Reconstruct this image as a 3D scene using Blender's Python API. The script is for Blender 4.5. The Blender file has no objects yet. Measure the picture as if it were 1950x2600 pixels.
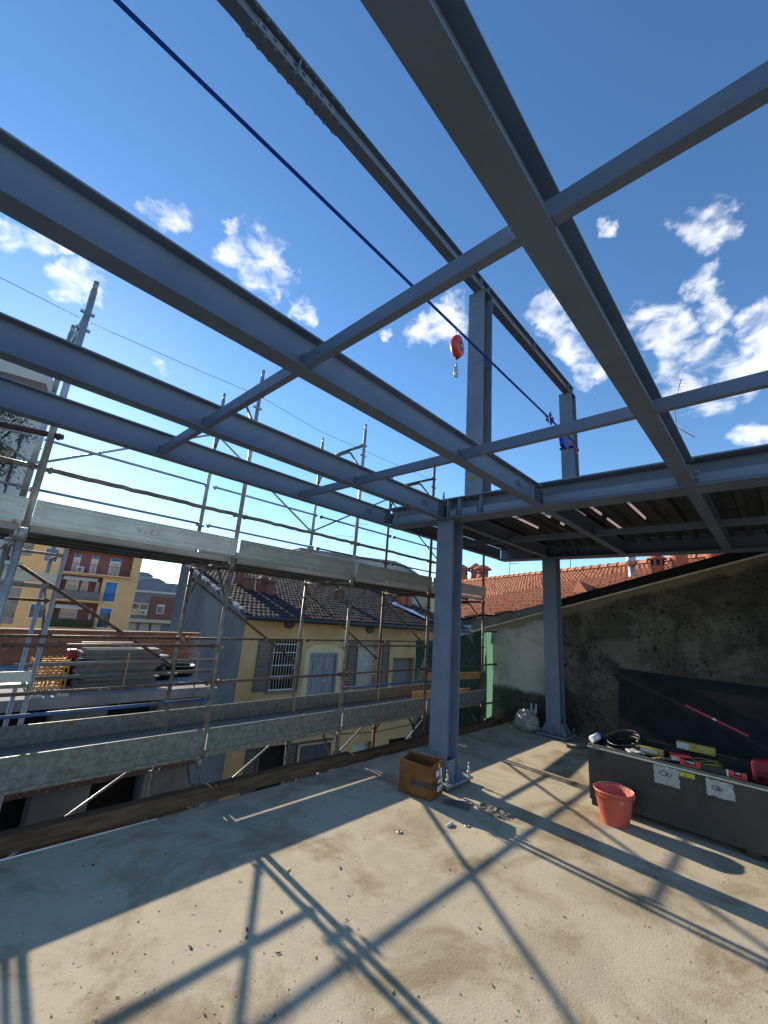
import bpy, bmesh, math, random
from mathutils import Vector, Matrix
random.seed(7)
R = math.radians
sc = bpy.context.scene
C = bpy.data.collections.new('site'); sc.collection.children.link(C)

# ------------------------------------------------------------------ camera
YAW, PITCH, ROLL, FPX, CAMH = 0.770787, 0.250432, 0.073373, 1039.606, 1.72
def camera():
    f = Vector((math.cos(PITCH)*math.cos(YAW), math.cos(PITCH)*math.sin(YAW), math.sin(PITCH)))
    r = Vector((math.sin(YAW), -math.cos(YAW), 0)); u = r.cross(f)
    c, s = math.cos(ROLL), math.sin(ROLL)
    rr = c*r + s*u; uu = -s*r + c*u
    m = Matrix((rr, uu, -f)).transposed().to_4x4()
    cd = bpy.data.cameras.new('camera'); co = bpy.data.objects.new('camera', cd); C.objects.link(co)
    m.translation = Vector((0, 0, CAMH)); co.matrix_world = m
    cd.sensor_fit = 'HORIZONTAL'; cd.sensor_width = 36; cd.lens = 36*FPX/1950
    cd.clip_start = .05; cd.clip_end = 3000
    sc.camera = co
camera()

# ------------------------------------------------------------------ sky, sun, exposure
SUN_EL, SUN_AZ = R(20.4), R(86.1)          # azimuth from +x towards +y
sd = Vector((math.cos(SUN_EL)*math.cos(SUN_AZ), math.cos(SUN_EL)*math.sin(SUN_AZ), math.sin(SUN_EL)))
def world():
    w = bpy.data.worlds.new('World'); sc.world = w; w.use_nodes = True
    nt = w.node_tree; N, L = nt.nodes, nt.links
    bg = N['Background']
    sky = N.new('ShaderNodeTexSky'); sky.sky_type = 'NISHITA'; sky.sun_disc = False
    sky.sun_elevation = SUN_EL; sky.sun_rotation = R(90) - SUN_AZ
    sky.altitude = 100; sky.air_density = 1.0; sky.dust_density = 0.06; sky.ozone_density = 3.0
    hs = N.new('ShaderNodeHueSaturation'); hs.inputs['Saturation'].default_value = 1.14; hs.inputs['Hue'].default_value = .501
    L.new(sky.outputs[0], hs.inputs['Color'])
    tc = N.new('ShaderNodeTexCoord')
    # clouds: small cumulus puffs spread over the sky by direction
    blobs = [((0.1258,0.7187,0.6838),2.01), ((0.2187,0.6768,0.7030),1.09), ((0.2943,0.6810,0.6705),4.09), ((0.2483,0.6996,0.6700),2.48), ((0.3358,0.7005,0.6297),1.34),
             ((0.3965,0.6718,0.6257),1.62), ((0.5539,0.5661,0.6106),0.88), ((-0.0302,0.8260,0.5629),1.94), ((0.0376,0.8426,0.5372),1.78), ((0.0063,0.8254,0.5645),1.01),
             ((0.2016,0.8591,0.4705),1.50), ((0.2125,0.8624,0.4594),1.08), ((-0.0612,0.8210,0.5677),0.92), ((0.6219,0.4599,0.6339),3.32), ((0.6090,0.4927,0.6216),2.89),
             ((0.7305,0.2704,0.6271),3.24), ((0.7723,0.2476,0.5850),2.60), ((0.8150,0.2252,0.5339),3.03), ((0.7363,0.0034,0.6767),2.41), ((0.7450,-0.0201,0.6668),1.57),
             ((0.7906,0.0317,0.6115),2.07), ((0.8241,0.0343,0.5654),1.77), ((0.8112,0.1162,0.5731),3.09), ((0.8395,0.0926,0.5354),2.66), ((0.8458,-0.0247,0.5329),1.98),
             ((0.8707,-0.0290,0.4909),2.96), ((0.8732,0.0655,0.4830),4.08), ((0.8831,0.0162,0.4689),3.16), ((0.9288,0.0026,0.3707),1.74), ((0.6851,0.1589,0.7109),1.19),
             ((0.8211,0.2435,0.5163),1.77), ((0.8092,0.1221,0.5747),1.56), ((0.7387,0.2339,0.6321),2.09),
             ((-.75,.45,.48),7),((-.5,-.65,.57),8),((.6,-.65,.46),9),((-.9,-.2,.38),7),((.2,-.9,.39),8)]
    wn = N.new('ShaderNodeTexNoise'); wn.inputs['Scale'].default_value = 9; wn.inputs['Detail'].default_value = 5; wn.inputs['Roughness'].default_value = .6; L.new(tc.outputs['Generated'], wn.inputs['Vector'])
    ws = N.new('ShaderNodeVectorMath'); ws.operation = 'MULTIPLY_ADD'; L.new(wn.outputs['Color'], ws.inputs[0]); ws.inputs[1].default_value = (.13, .13, .13); ws.inputs[2].default_value = (-.065, -.065, -.065)
    wa = N.new('ShaderNodeVectorMath'); wa.operation = 'ADD'; L.new(tc.outputs['Generated'], wa.inputs[0]); L.new(ws.outputs[0], wa.inputs[1])
    wv = N.new('ShaderNodeVectorMath'); wv.operation = 'NORMALIZE'; L.new(wa.outputs[0], wv.inputs[0])
    acc = None
    for d, rad in blobs:
        v = Vector(d).normalized()
        dp = N.new('ShaderNodeVectorMath'); dp.operation = 'DOT_PRODUCT'
        L.new(wv.outputs[0], dp.inputs[0]); dp.inputs[1].default_value = v
        mr = N.new('ShaderNodeMapRange'); mr.interpolation_type = 'SMOOTHSTEP'
        mr.inputs[1].default_value = math.cos(R(rad*1.4)); mr.inputs[2].default_value = 1.0
        L.new(dp.outputs['Value'], mr.inputs[0])
        if acc is None: acc = mr.outputs[0]
        else:
            m = N.new('ShaderNodeMath'); m.operation = 'MAXIMUM'; L.new(acc, m.inputs[0]); L.new(mr.outputs[0], m.inputs[1]); acc = m.outputs[0]
    mp = N.new('ShaderNodeMapping'); mp.inputs['Scale'].default_value = (1, 1, 1.5); L.new(tc.outputs['Generated'], mp.inputs[0])
    nz = N.new('ShaderNodeTexNoise'); nz.inputs['Scale'].default_value = 20; nz.inputs['Detail'].default_value = 7; nz.inputs['Roughness'].default_value = .54
    nz.inputs['Distortion'].default_value = .35
    L.new(mp.outputs[0], nz.inputs['Vector'])
    k = N.new('ShaderNodeMath'); k.operation = 'MULTIPLY_ADD'; L.new(nz.outputs[0], k.inputs[0]); k.inputs[1].default_value = 2.6; k.inputs[2].default_value = -1.3
    a = N.new('ShaderNodeMath'); a.operation = 'MULTIPLY_ADD'; L.new(acc, a.inputs[0]); a.inputs[1].default_value = .92; L.new(k.outputs[0], a.inputs[2])
    mr = N.new('ShaderNodeMapRange'); mr.interpolation_type = 'SMOOTHSTEP'; mr.inputs[1].default_value = .36; mr.inputs[2].default_value = 1.30
    L.new(a.outputs[0], mr.inputs[0])
    mx = N.new('ShaderNodeMix'); mx.data_type = 'RGBA'
    gt = N.new('ShaderNodeMapRange'); gt.inputs[1].default_value = .02; gt.inputs[2].default_value = .35; L.new(acc, gt.inputs[0])
    ml = N.new('ShaderNodeMath'); ml.operation = 'MULTIPLY'; L.new(mr.outputs[0], ml.inputs[0]); L.new(gt.outputs[0], ml.inputs[1])
    L.new(ml.outputs[0], mx.inputs['Factor']); L.new(hs.outputs[0], mx.inputs['A'])
    # cloud colour: the sky's own brightness lifted towards white
    cl = N.new('ShaderNodeMix'); cl.data_type = 'RGBA'; cl.inputs['Factor'].default_value = .82
    L.new(hs.outputs[0], cl.inputs['A']); cl.inputs['B'].default_value = (5.6, 5.7, 5.9, 1)
    L.new(cl.outputs['Result'], mx.inputs['B'])
    L.new(mx.outputs['Result'], bg.inputs['Color']); bg.inputs['Strength'].default_value = .132
world()
def sun():
    l = bpy.data.lights.new('sun', 'SUN'); l.energy = 5.0; l.angle = R(.55); l.color = (1, .88, .68)
    o = bpy.data.objects.new('sun', l); C.objects.link(o); o.rotation_euler = sd.to_track_quat('Z', 'Y').to_euler(); o.location = (0, 0, 30)
sun()
sc.view_settings.view_transform = 'Standard'; sc.view_settings.look = 'None'
sc.view_settings.gamma = 1; sc.view_settings.use_curve_mapping = False
sc.view_settings.exposure = 0.8
sc.cycles.max_bounces = 6

# ------------------------------------------------------------------ materials
def nodes(name):
    m = bpy.data.materials.new(name); m.use_nodes = True
    nt = m.node_tree; b = nt.nodes['Principled BSDF']; return m, nt.nodes, nt.links, b
def noise(N, L, vec, scale, detail=4, rough=.55, dist=0):
    n = N.new('ShaderNodeTexNoise'); n.inputs['Scale'].default_value = scale; n.inputs['Detail'].default_value = detail
    n.inputs['Roughness'].default_value = rough; n.inputs['Distortion'].default_value = dist
    L.new(vec, n.inputs['Vector']); return n.outputs[0]
def ramp(N, L, fac, a, b, smooth=True):
    r = N.new('ShaderNodeMapRange'); r.inputs[1].default_value = a; r.inputs[2].default_value = b
    if smooth: r.interpolation_type = 'SMOOTHSTEP'
    L.new(fac, r.inputs[0]); return r.outputs[0]
def mixc(N, L, fac, a, b, mode='MIX'):
    m = N.new('ShaderNodeMix'); m.data_type = 'RGBA'; m.blend_type = mode
    if isinstance(fac, float): m.inputs['Factor'].default_value = fac
    else: L.new(fac, m.inputs['Factor'])
    for k, v in (('A', a), ('B', b)):
        if isinstance(v, tuple): m.inputs[k].default_value = (*v, 1)
        else: L.new(v, m.inputs[k])
    return m.outputs['Result']
def math_(N, L, op, a, b):
    m = N.new('ShaderNodeMath'); m.operation = op
    for i, v in enumerate((a, b)):
        if isinstance(v, (int, float)): m.inputs[i].default_value = v
        else: L.new(v, m.inputs[i])
    return m.outputs[0]
def bump(N, L, b, h, strength, dist=.01):
    n = N.new('ShaderNodeBump'); n.inputs['Strength'].default_value = strength; n.inputs['Distance'].default_value = dist
    L.new(h, n.inputs['Height']); L.new(n.outputs[0], b.inputs['Normal'])
def coords(N, L, scale=(1, 1, 1)):
    t = N.new('ShaderNodeTexCoord'); m = N.new('ShaderNodeMapping'); m.inputs['Scale'].default_value = scale
    L.new(t.outputs['Object'], m.inputs[0]); return m.outputs[0]
MATS = {}
def pm(name, c1, c2=None, scale=6., rough=.6, metal=0., bstr=0., bscale=40., stretch=(1, 1, 1), spots=None, lo=.35, hi=.65, rnd=0.):
    """procedural paint / plaster / metal: two tones by noise, optional dark spots, fine relief, per-object variation"""
    m, N, L, b = nodes(name)
    v = coords(N, L, stretch)
    c2 = c2 or tuple(x*.75 for x in c1)
    n1 = noise(N, L, v, scale, 6, .6)
    col = mixc(N, L, ramp(N, L, n1, lo, hi), c1, c2)
    if spots:
        sc_, thr, scol = spots
        n2 = noise(N, L, v, sc_, 5, .65)
        col = mixc(N, L, ramp(N, L, n2, thr, thr+.08), col, scol)
    if rnd:
        oi = N.new('ShaderNodeObjectInfo'); k = N.new('ShaderNodeMapRange'); k.inputs[3].default_value = 1-rnd; k.inputs[4].default_value = 1+rnd
        L.new(oi.outputs['Random'], k.inputs[0])
        vm = N.new('ShaderNodeVectorMath'); vm.operation = 'SCALE'; L.new(col, vm.inputs[0]); L.new(k.outputs[0], vm.inputs['Scale']); col = vm.outputs[0]
    L.new(col, b.inputs['Base Color']); b.inputs['Metallic'].default_value = metal
    r = N.new('ShaderNodeMapRange'); r.inputs[3].default_value = max(0, rough-.1); r.inputs[4].default_value = min(1, rough+.12)
    L.new(n1, r.inputs[0]); L.new(r.outputs[0], b.inputs['Roughness'])
    if not metal and rough >= .6: b.inputs['Specular IOR Level'].default_value = .12
    if bstr: bump(N, L, b, noise(N, L, v, bscale, 5), bstr, .004)
    MATS[name] = m; return m
pm('steel', (.175, .21, .275), (.138, .17, .228), 2.6, .6, 0, .12, 260, spots=(70, .68, (.22, .245, .29)))
pm('steel_light', (.205, .24, .30), (.18, .215, .27), 7, .55, 0, .1, 260, spots=(120, .68, (.26, .28, .30)))
pm('steel_dark', (.10, .11, .13), (.07, .075, .09), 9, .55, .2, .1, 200)
pm('bolt', (.33, .34, .36), (.22, .23, .25), 30, .35, .8)
pm('zinc', (.46, .46, .45), (.34, .34, .34), 40, .4, .8)
pm('galv', (.22, .21, .182), (.135, .13, .113), 22, .6, .12, .15, 90, spots=(6, .68, (.16, .12, .085)))
pm('galv_rust', (.225, .215, .188), (.14, .135, .118), 22, .6, .12, .15, 90, spots=(3.2, .60, (.26, .10, .03)))
pm('alu2', (.36, .375, .36), (.30, .31, .30), 5, .45, .3, .04, 60, spots=(14, .70, (.26, .26, .24)))
pm('alu', (.55, .57, .54), (.47, .49, .465), 5, .4, .3, .04, 60, spots=(14, .72, (.4, .4, .38)))
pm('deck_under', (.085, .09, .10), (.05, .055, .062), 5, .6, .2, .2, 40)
pm('tube', (.27, .245, .215), (.15, .115, .09), 9, .5, .35, .2, 120, spots=(16, .60, (.42, .40, .36)))
pm('tube_grey', (.42, .42, .42), (.30, .30, .30), 12, .42, .5, .12, 120, spots=(14, .66, (.22, .16, .12)))
pm('tube_rust', (.15, .075, .055), (.095, .052, .042), 14, .6, .2, .3, 140, spots=(22, .58, (.30, .26, .22)))
pm('tube_red', (.11, .042, .038), (.075, .034, .03), 10, .55, .2, .25, 140)
pm('tube_blue', (.045, .115, .26), (.035, .08, .18), 9, .55, .1, .2, 140, spots=(9, .54, (.13, .075, .055)))
pm('timber', (.155, .095, .055), (.085, .052, .032), 5, .8, 0, .6, 60, (1, 8, 8), spots=(7, .66, (.24, .17, .11)))
pm('timber_light', (.42, .25, .12), (.33, .18, .08), 5, .75, 0, .4, 60, (1, 8, 8))
pm('plank_grey', (.24, .215, .19), (.14, .128, .117), 6, .85, 0, .5, 60, (1, 9, 9), rnd=.25)
pm('cardboard', (.215, .098, .034), (.175, .078, .027), 8, .8, 0, .12, 80)
pm('cardboard_in', (.16, .075, .028), (.12, .056, .022), 8, .85)
pm('tape_black', (.02, .018, .017), (.03, .028, .026), 20, .35)
pm('paper', (.72, .71, .70), (.6, .59, .58), 15, .7)
pm('print', (.06, .055, .055), (.1, .1, .1), 30, .7)
pm('pen', (.03, .05, .12), (.03, .05, .12), 30, .6)
pm('red_plastic', (.52, .125, .095), (.46, .085, .065), 5, .55, 0, .05, 60, spots=(13, .60, (.56, .33, .27)), lo=.3, hi=.7)
pm('red_device', (.68, .05, .045), (.55, .035, .035), 9, .35)
pm('dark_red', (.26, .02, .03), (.2, .015, .022), 9, .4)
pm('pink_red', (.45, .02, .06), (.36, .02, .05), 9, .4)
pm('strap', (.006, .028, .15), (.005, .022, .12), 40, .7, 0, .3, 300)
pm('blue_bag', (.012, .035, .42), (.012, .03, .34), 10, .55)
pm('white_plastic', (.75, .75, .76), (.62, .62, .64), 10, .4)
pm('black_rubber', (.012, .012, .013), (.018, .018, .02), 15, .45)
pm('blue_plug', (.03, .06, .5), (.03, .06, .4), 10, .4)
pm('yellow_plastic', (.62, .42, .09), (.5, .33, .07), 10, .5)
pm('yellow_paint', (.30, .24, .10), (.2, .16, .08), 40, .6)
pm('sticker_yellow', (.52, .45, .03), (.4, .34, .03), 60, .5, spots=(70, .62, (.06, .05, .02)))
pm('glass_vial', (.35, .38, .36), (.3, .33, .31), 10, .15)
pm('plastic_bag', (.42, .395, .33), (.27, .26, .225), 9, .3, 0, .7, 22)
pm('net_green', (.036, .075, .058), (.02, .045, .036), 30, .8, 0, .3, 120, (1, 1, .25))
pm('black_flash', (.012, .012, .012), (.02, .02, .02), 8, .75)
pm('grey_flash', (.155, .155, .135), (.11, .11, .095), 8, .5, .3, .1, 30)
pm('cream_edge', (.66, .62, .50), (.5, .46, .36), 10, .6)
pm('yellow_plaster', (.54, .365, .18), (.44, .295, .145), 1.4, .88, 0, .3, 60, spots=(4.2, .72, (.50, .36, .18)))
pm('pale_plaster', (.62, .52, .34), (.56, .46, .29), 3, .9, 0, .25, 60)
pm('grey_plaster', (.23, .22, .215), (.16, .155, .155), .8, .9, 0, .25, 40, (1, 1, .6))
pm('stained_white', (.42, .41, .40), (.27, .265, .265), .6, .9, 0, .2, 20, spots=(1.3, .64, (.13, .125, .13)))
pm('shutter', (.105, .12, .145), (.085, .095, .12), 8, .6, 0, .1, 60)
pm('shutter_low', (.085, .09, .105), (.07, .075, .085), 8, .6)
pm('door_paint', (.27, .285, .315), (.19, .20, .225), 4, .65, 0, .2, 60, (4, 4, .6))
pm('bar_white', (.62, .60, .55), (.52, .5, .46), 20, .5)
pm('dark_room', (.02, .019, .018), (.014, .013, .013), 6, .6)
pm('sill', (.20, .185, .19), (.15, .14, .145), 12, .8)
pm('curtain', (.50, .48, .45), (.42, .40, .37), 5, .9, 0, .3, 20, (6, 6, .3))
pm('black_gutter', (.03, .03, .034), (.022, .022, .024), 10, .45)
pm('tile_old', (.052, .042, .041), (.033, .029, .029), 3.2, .85, 0, .4, 50, spots=(1.1, .66, (.12, .062, .048)))
pm('tile_orange', (.35, .145, .088), (.25, .10, .062), 3.5, .8, 0, .35, 50, spots=(4, .68, (.30, .13, .075)), rnd=.16)
pm('terracotta', (.46, .17, .10), (.36, .13, .08), 6, .8, 0, .2, 40)
pm('terracotta_dark', (.27, .115, .085), (.19, .085, .07), 6, .85, 0, .2, 40)
pm('brick_side', (.27, .125, .085), (.20, .095, .065), 8, .85, 0, .3, 60)
pm('apt_yellow', (.62, .42, .22), (.57, .38, .195), .8, .9)
pm('apt_red', (.27, .115, .115), (.23, .10, .10), .8, .9)
pm('apt_grey', (.24, .24, .26), (.20, .20, .22), 1, .8)
pm('apt_trim', (.62, .58, .52), (.55, .51, .46), 1, .8)
pm('window_white', (.66, .67, .68), (.58, .59, .6), 2, .5)
pm('blind_blue', (.06, .21, .50), (.05, .18, .44), 2, .6)
pm('rail_dark', (.06, .065, .075), (.05, .05, .06), 4, .5)
pm('awning', (.60, .60, .60), (.52, .52, .52), 3, .8)
pm('roof_grey', (.23, .24, .26), (.19, .2, .215), .7, .8)
pm('concrete_pale', (.30, .29, .29), (.20, .195, .195), 1.6, .9, 0, .3, 30, spots=(.9, .60, (.10, .098, .095)))
pm('concrete_grey', (.22, .22, .22), (.15, .15, .15), 1.2, .9, 0, .3, 30)
pm('brick_wall', (.33, .13, .07), (.26, .10, .055), 5, .88, 0, .2, 40, rnd=.22)
pm('mortar', (.30, .24, .19), (.25, .2, .16), 12, .95)
pm('orange_frame', (.72, .33, .06), (.62, .27, .05), 8, .6)
pm('ground', (.12, .115, .105), (.08, .078, .072), .6, .95, 0, .3, 8)
pm('hill', (.30, .33, .36), (.26, .29, .32), .02, 1)
pm('tower_pale', (.55, .53, .50), (.48, .46, .44), .5, .9)
pm('leaf', (.05, .075, .03), (.035, .05, .022), 3, .8)
pm('dry_leaf', (.11, .085, .05), (.06, .05, .035), 40, .8)
pm('bark', (.09, .07, .055), (.06, .05, .04), 8, .9)
pm('antenna', (.45, .43, .43), (.35, .33, .33), 20, .4, .6)
pm('rubble', (.40, .34, .26), (.27, .235, .185), 18, .9, 0, .5, 60, rnd=.3)
pm('plate_steel', (.15, .125, .12), (.105, .09, .088), 14, .4, .5, .2, 80)

def concrete_floor():
    m, N, L, b = nodes('concrete_floor'); v = coords(N, L)
    n1 = noise(N, L, v, .8, 6, .6, .3); n2 = noise(N, L, v, 6, 9, .75); n3 = noise(N, L, v, 75, 6, .75); n4 = noise(N, L, v, 1.5, 7, .68, .5); n5 = noise(N, L, v, 26, 4, .5)
    col = mixc(N, L, ramp(N, L, n1, .32, .68), (.50, .43, .315), (.41, .35, .255))
    col = mixc(N, L, ramp(N, L, n2, .38, .70), col, (.52, .445, .315), 'MIX')
    col = mixc(N, L, math_(N, L, 'MULTIPLY', ramp(N, L, n4, .46, .66), .8), col, (.25, .18, .10))       # brown damp stains
    col = mixc(N, L, math_(N, L, 'MULTIPLY', ramp(N, L, n3, .55, .70), .6), col, (.22, .185, .135))        # fine dirt grains
    pits = ramp(N, L, n5, .66, .72)
    col = mixc(N, L, math_(N, L, 'MULTIPLY', pits, .6), col, (.20, .165, .12))
    # old wet patch by the column and oil marks: real stains with their own outline
    def patch(col, cx, cy, r, tone, amt):
        vm = N.new('ShaderNodeVectorMath'); vm.operation = 'DISTANCE'; L.new(v, vm.inputs[0]); vm.inputs[1].default_value = (cx, cy, 0)
        d = math_(N, L, 'ADD', vm.outputs['Value'], math_(N, L, 'MULTIPLY', noise(N, L, v, 4, 7), .5))
        f = ramp(N, L, d, r+.34, r+.16)
        return mixc(N, L, math_(N, L, 'MULTIPLY', f, amt), col, tone)
    col = patch(col, 3.42, 2.50, .24, (.27, .225, .155), .55)
    col = patch(col, 3.95, .95, .20, (.27, .21, .135), .4)
    col = patch(col, 2.75, 1.05, .25, (.29, .24, .16), .3)
    col = patch(col, 2.2, 3.55, .22, (.2, .19, .165), .5)
    col = patch(col, 3.62, 1.15, .25, (.28, .22, .14), .35)
    col = patch(col, 2.3, 1.5, .2, (.29, .24, .16), .3)
    L.new(col, b.inputs['Base Color']); b.inputs['Roughness'].default_value = .88; b.inputs['Specular IOR Level'].default_value = .3
    h = math_(N, L, 'SUBTRACT', math_(N, L, 'ADD', n3, math_(N, L, 'MULTIPLY', n2, .25)), math_(N, L, 'MULTIPLY', pits, 1.1))
    bump(N, L, b, h, .7, .005)
    MATS['concrete_floor'] = m
concrete_floor()
def primed_steel(name, c1, c2):
    m, N, L, b = nodes(name); v = coords(N, L)
    n1 = noise(N, L, v, 2.4, 6, .6); n2 = noise(N, L, v, 85, 5, .7); n3 = noise(N, L, v, 9, 7, .7, 1.2); n4 = noise(N, L, v, .9, 6, .65, .8)
    col = mixc(N, L, ramp(N, L, n1, .3, .7), c1, c2)
    col = mixc(N, L, math_(N, L, 'MULTIPLY', ramp(N, L, n2, .60, .72), .45), col, tuple(x*1.45 for x in c1))       # overspray grain
    col = mixc(N, L, math_(N, L, 'MULTIPLY', ramp(N, L, n3, .63, .70), .4), col, (.30, .30, .30))                    # scuffs and dust
    col = mixc(N, L, math_(N, L, 'MULTIPLY', ramp(N, L, n4, .60, .74), .35), col, (.20, .165, .13))                  # rusty water stains
    L.new(col, b.inputs['Base Color']); b.inputs['Specular IOR Level'].default_value = .3
    r = N.new('ShaderNodeMapRange'); r.inputs[3].default_value = .42; r.inputs[4].default_value = .72; L.new(n3, r.inputs[0]); L.new(r.outputs[0], b.inputs['Roughness'])
    bump(N, L, b, math_(N, L, 'ADD', n2, n3), .12, .003); MATS[name] = m
primed_steel('steel', (.175, .212, .278), (.142, .174, .232)); primed_steel('steel_light', (.205, .24, .30), (.18, .215, .27))

def mould_wall():
    m, N, L, b = nodes('mould_plaster'); v = coords(N, L)
    sx = N.new('ShaderNodeSeparateXYZ'); L.new(v, sx.inputs[0])
    n1 = noise(N, L, v, 2.2, 7, .62, .4); n2 = noise(N, L, v, 16, 6, .65); n3 = noise(N, L, v, .9, 4)
    clean = mixc(N, L, ramp(N, L, n1, .35, .65), (.50, .465, .42), (.36, .335, .30))
    mould_shade = mixc(N, L, ramp(N, L, n1, .35, .7), (.072, .063, .051), (.028, .0255, .022))
    # mould plus deck shade painted in towards the covered end; darker at the foot
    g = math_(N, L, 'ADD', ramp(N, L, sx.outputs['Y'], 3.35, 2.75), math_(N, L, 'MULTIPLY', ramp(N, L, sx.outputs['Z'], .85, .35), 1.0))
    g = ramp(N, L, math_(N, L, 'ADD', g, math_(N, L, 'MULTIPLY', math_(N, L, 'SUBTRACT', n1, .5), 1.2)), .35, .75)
    col = mixc(N, L, g, clean, mould_shade)
    n5 = noise(N, L, v, 21, 5, .6, .8); n6 = noise(N, L, v, 9, 4, .6, .5); n7 = noise(N, L, v, 2.6, 5, .6)
    sp = math_(N, L, 'MAXIMUM', ramp(N, L, n5, .565, .625), ramp(N, L, n6, .60, .65))
    sp = math_(N, L, 'MULTIPLY', sp, ramp(N, L, n3, .36, .50))
    col = mixc(N, L, math_(N, L, 'MULTIPLY', ramp(N, L, n7, .52, .66), math_(N, L, 'MULTIPLY', g, .55)), col, (.135, .112, .084))
    pt = ramp(N, L, noise(N, L, v, 1.3, 7, .62, .6), .50, .68)
    col = mixc(N, L, math_(N, L, 'MULTIPLY', pt, math_(N, L, 'MULTIPLY', g, .75)), col, (.165, .150, .124))
    tl = math_(N, L, 'ADD', math_(N, L, 'ADD', sx.outputs['Z'], math_(N, L, 'MULTIPLY', sx.outputs['Y'], .2963)), math_(N, L, 'MULTIPLY', n7, .25))
    col = mixc(N, L, math_(N, L, 'MULTIPLY', ramp(N, L, tl, 2.93, 3.02), .85), col, (.20, .16, .105))
    sp = math_(N, L, 'MULTIPLY', sp, ramp(N, L, g, -.35, 1.0, False))
    sp = math_(N, L, 'MULTIPLY', sp, ramp(N, L, tl, 3.04, 2.94))
    col = mixc(N, L, math_(N, L, 'MULTIPLY', sp, .92), col, (.012, .011, .010))
    L.new(col, b.inputs['Base Color']); b.inputs['Roughness'].default_value = .92
    bump(N, L, b, math_(N, L, 'ADD', n2, n1), .5, .012)
    MATS['mould_plaster'] = m
mould_wall()

def plywood_black():
    m, N, L, b = nodes('box_paint'); v = coords(N, L)
    n1 = noise(N, L, v, 3, 6, .65); n2 = noise(N, L, v, 28, 6, .7); sv = coords(N, L, (1, .8, 14)); n3 = noise(N, L, sv, 9, 4)
    col = mixc(N, L, ramp(N, L, n1, .35, .7), (.026, .024, .023), (.046, .042, .038))
    col = mixc(N, L, math_(N, L, 'MULTIPLY', ramp(N, L, n2, .62, .76), .5), col, (.17, .155, .135))
    col = mixc(N, L, math_(N, L, 'MULTIPLY', ramp(N, L, n3, .70, .78), .35), col, (.24, .225, .20))
    L.new(col, b.inputs['Base Color']); b.inputs['Roughness'].default_value = .55
    bump(N, L, b, n2, .25, .004); MATS['box_paint'] = m
plywood_black()
pm('lid_inside', (.020, .021, .026), (.014, .015, .018), 5, .8, 0, .15, 50, spots=(30, .66, (.04, .04, .042)))
def translucent_net():
    m, N, L, b = nodes('net_thin'); v = coords(N, L, (1, 1, .3))
    n1 = noise(N, L, v, 14, 5)
    col = mixc(N, L, n1, (.12, .245, .18), (.08, .18, .13))
    L.new(col, b.inputs['Base Color']); b.inputs['Roughness'].default_value = .9
    tr = N.new('ShaderNodeBsdfTranslucent'); L.new(col, tr.inputs['Color'])
    mx = N.new('ShaderNodeMixShader'); mx.inputs[0].default_value = .6
    out = N['Material Output']; L.new(b.outputs[0], mx.inputs[1]); L.new(tr.outputs[0], mx.inputs[2]); L.new(mx.outputs[0], out.inputs['Surface'])
    MATS['net_thin'] = m
translucent_net()
def glow_sheet_mat():  # translucent sheet added so sunlight glows through the deck slits
    m, N, L, b = nodes('glow_sheet'); v = coords(N, L)
    tr = N.new('ShaderNodeBsdfTranslucent'); L.new(mixc(N, L, noise(N, L, v, 3, 4), (.30, .20, .17), (.40, .28, .24)), tr.inputs['Color'])
    L.new(tr.outputs[0], N['Material Output'].inputs['Surface']); MATS['glow_sheet'] = m
glow_sheet_mat()
def glass_mat():
    m, N, L, b = nodes('window_glass'); v = coords(N, L)
    L.new(mixc(N, L, ramp(N, L, noise(N, L, v, 1.2, 3), .4, .6), (.06, .075, .09), (.13, .15, .17)), b.inputs['Base Color'])
    b.inputs['Roughness'].default_value = .12; MATS['window_glass'] = m
glass_mat()

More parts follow.
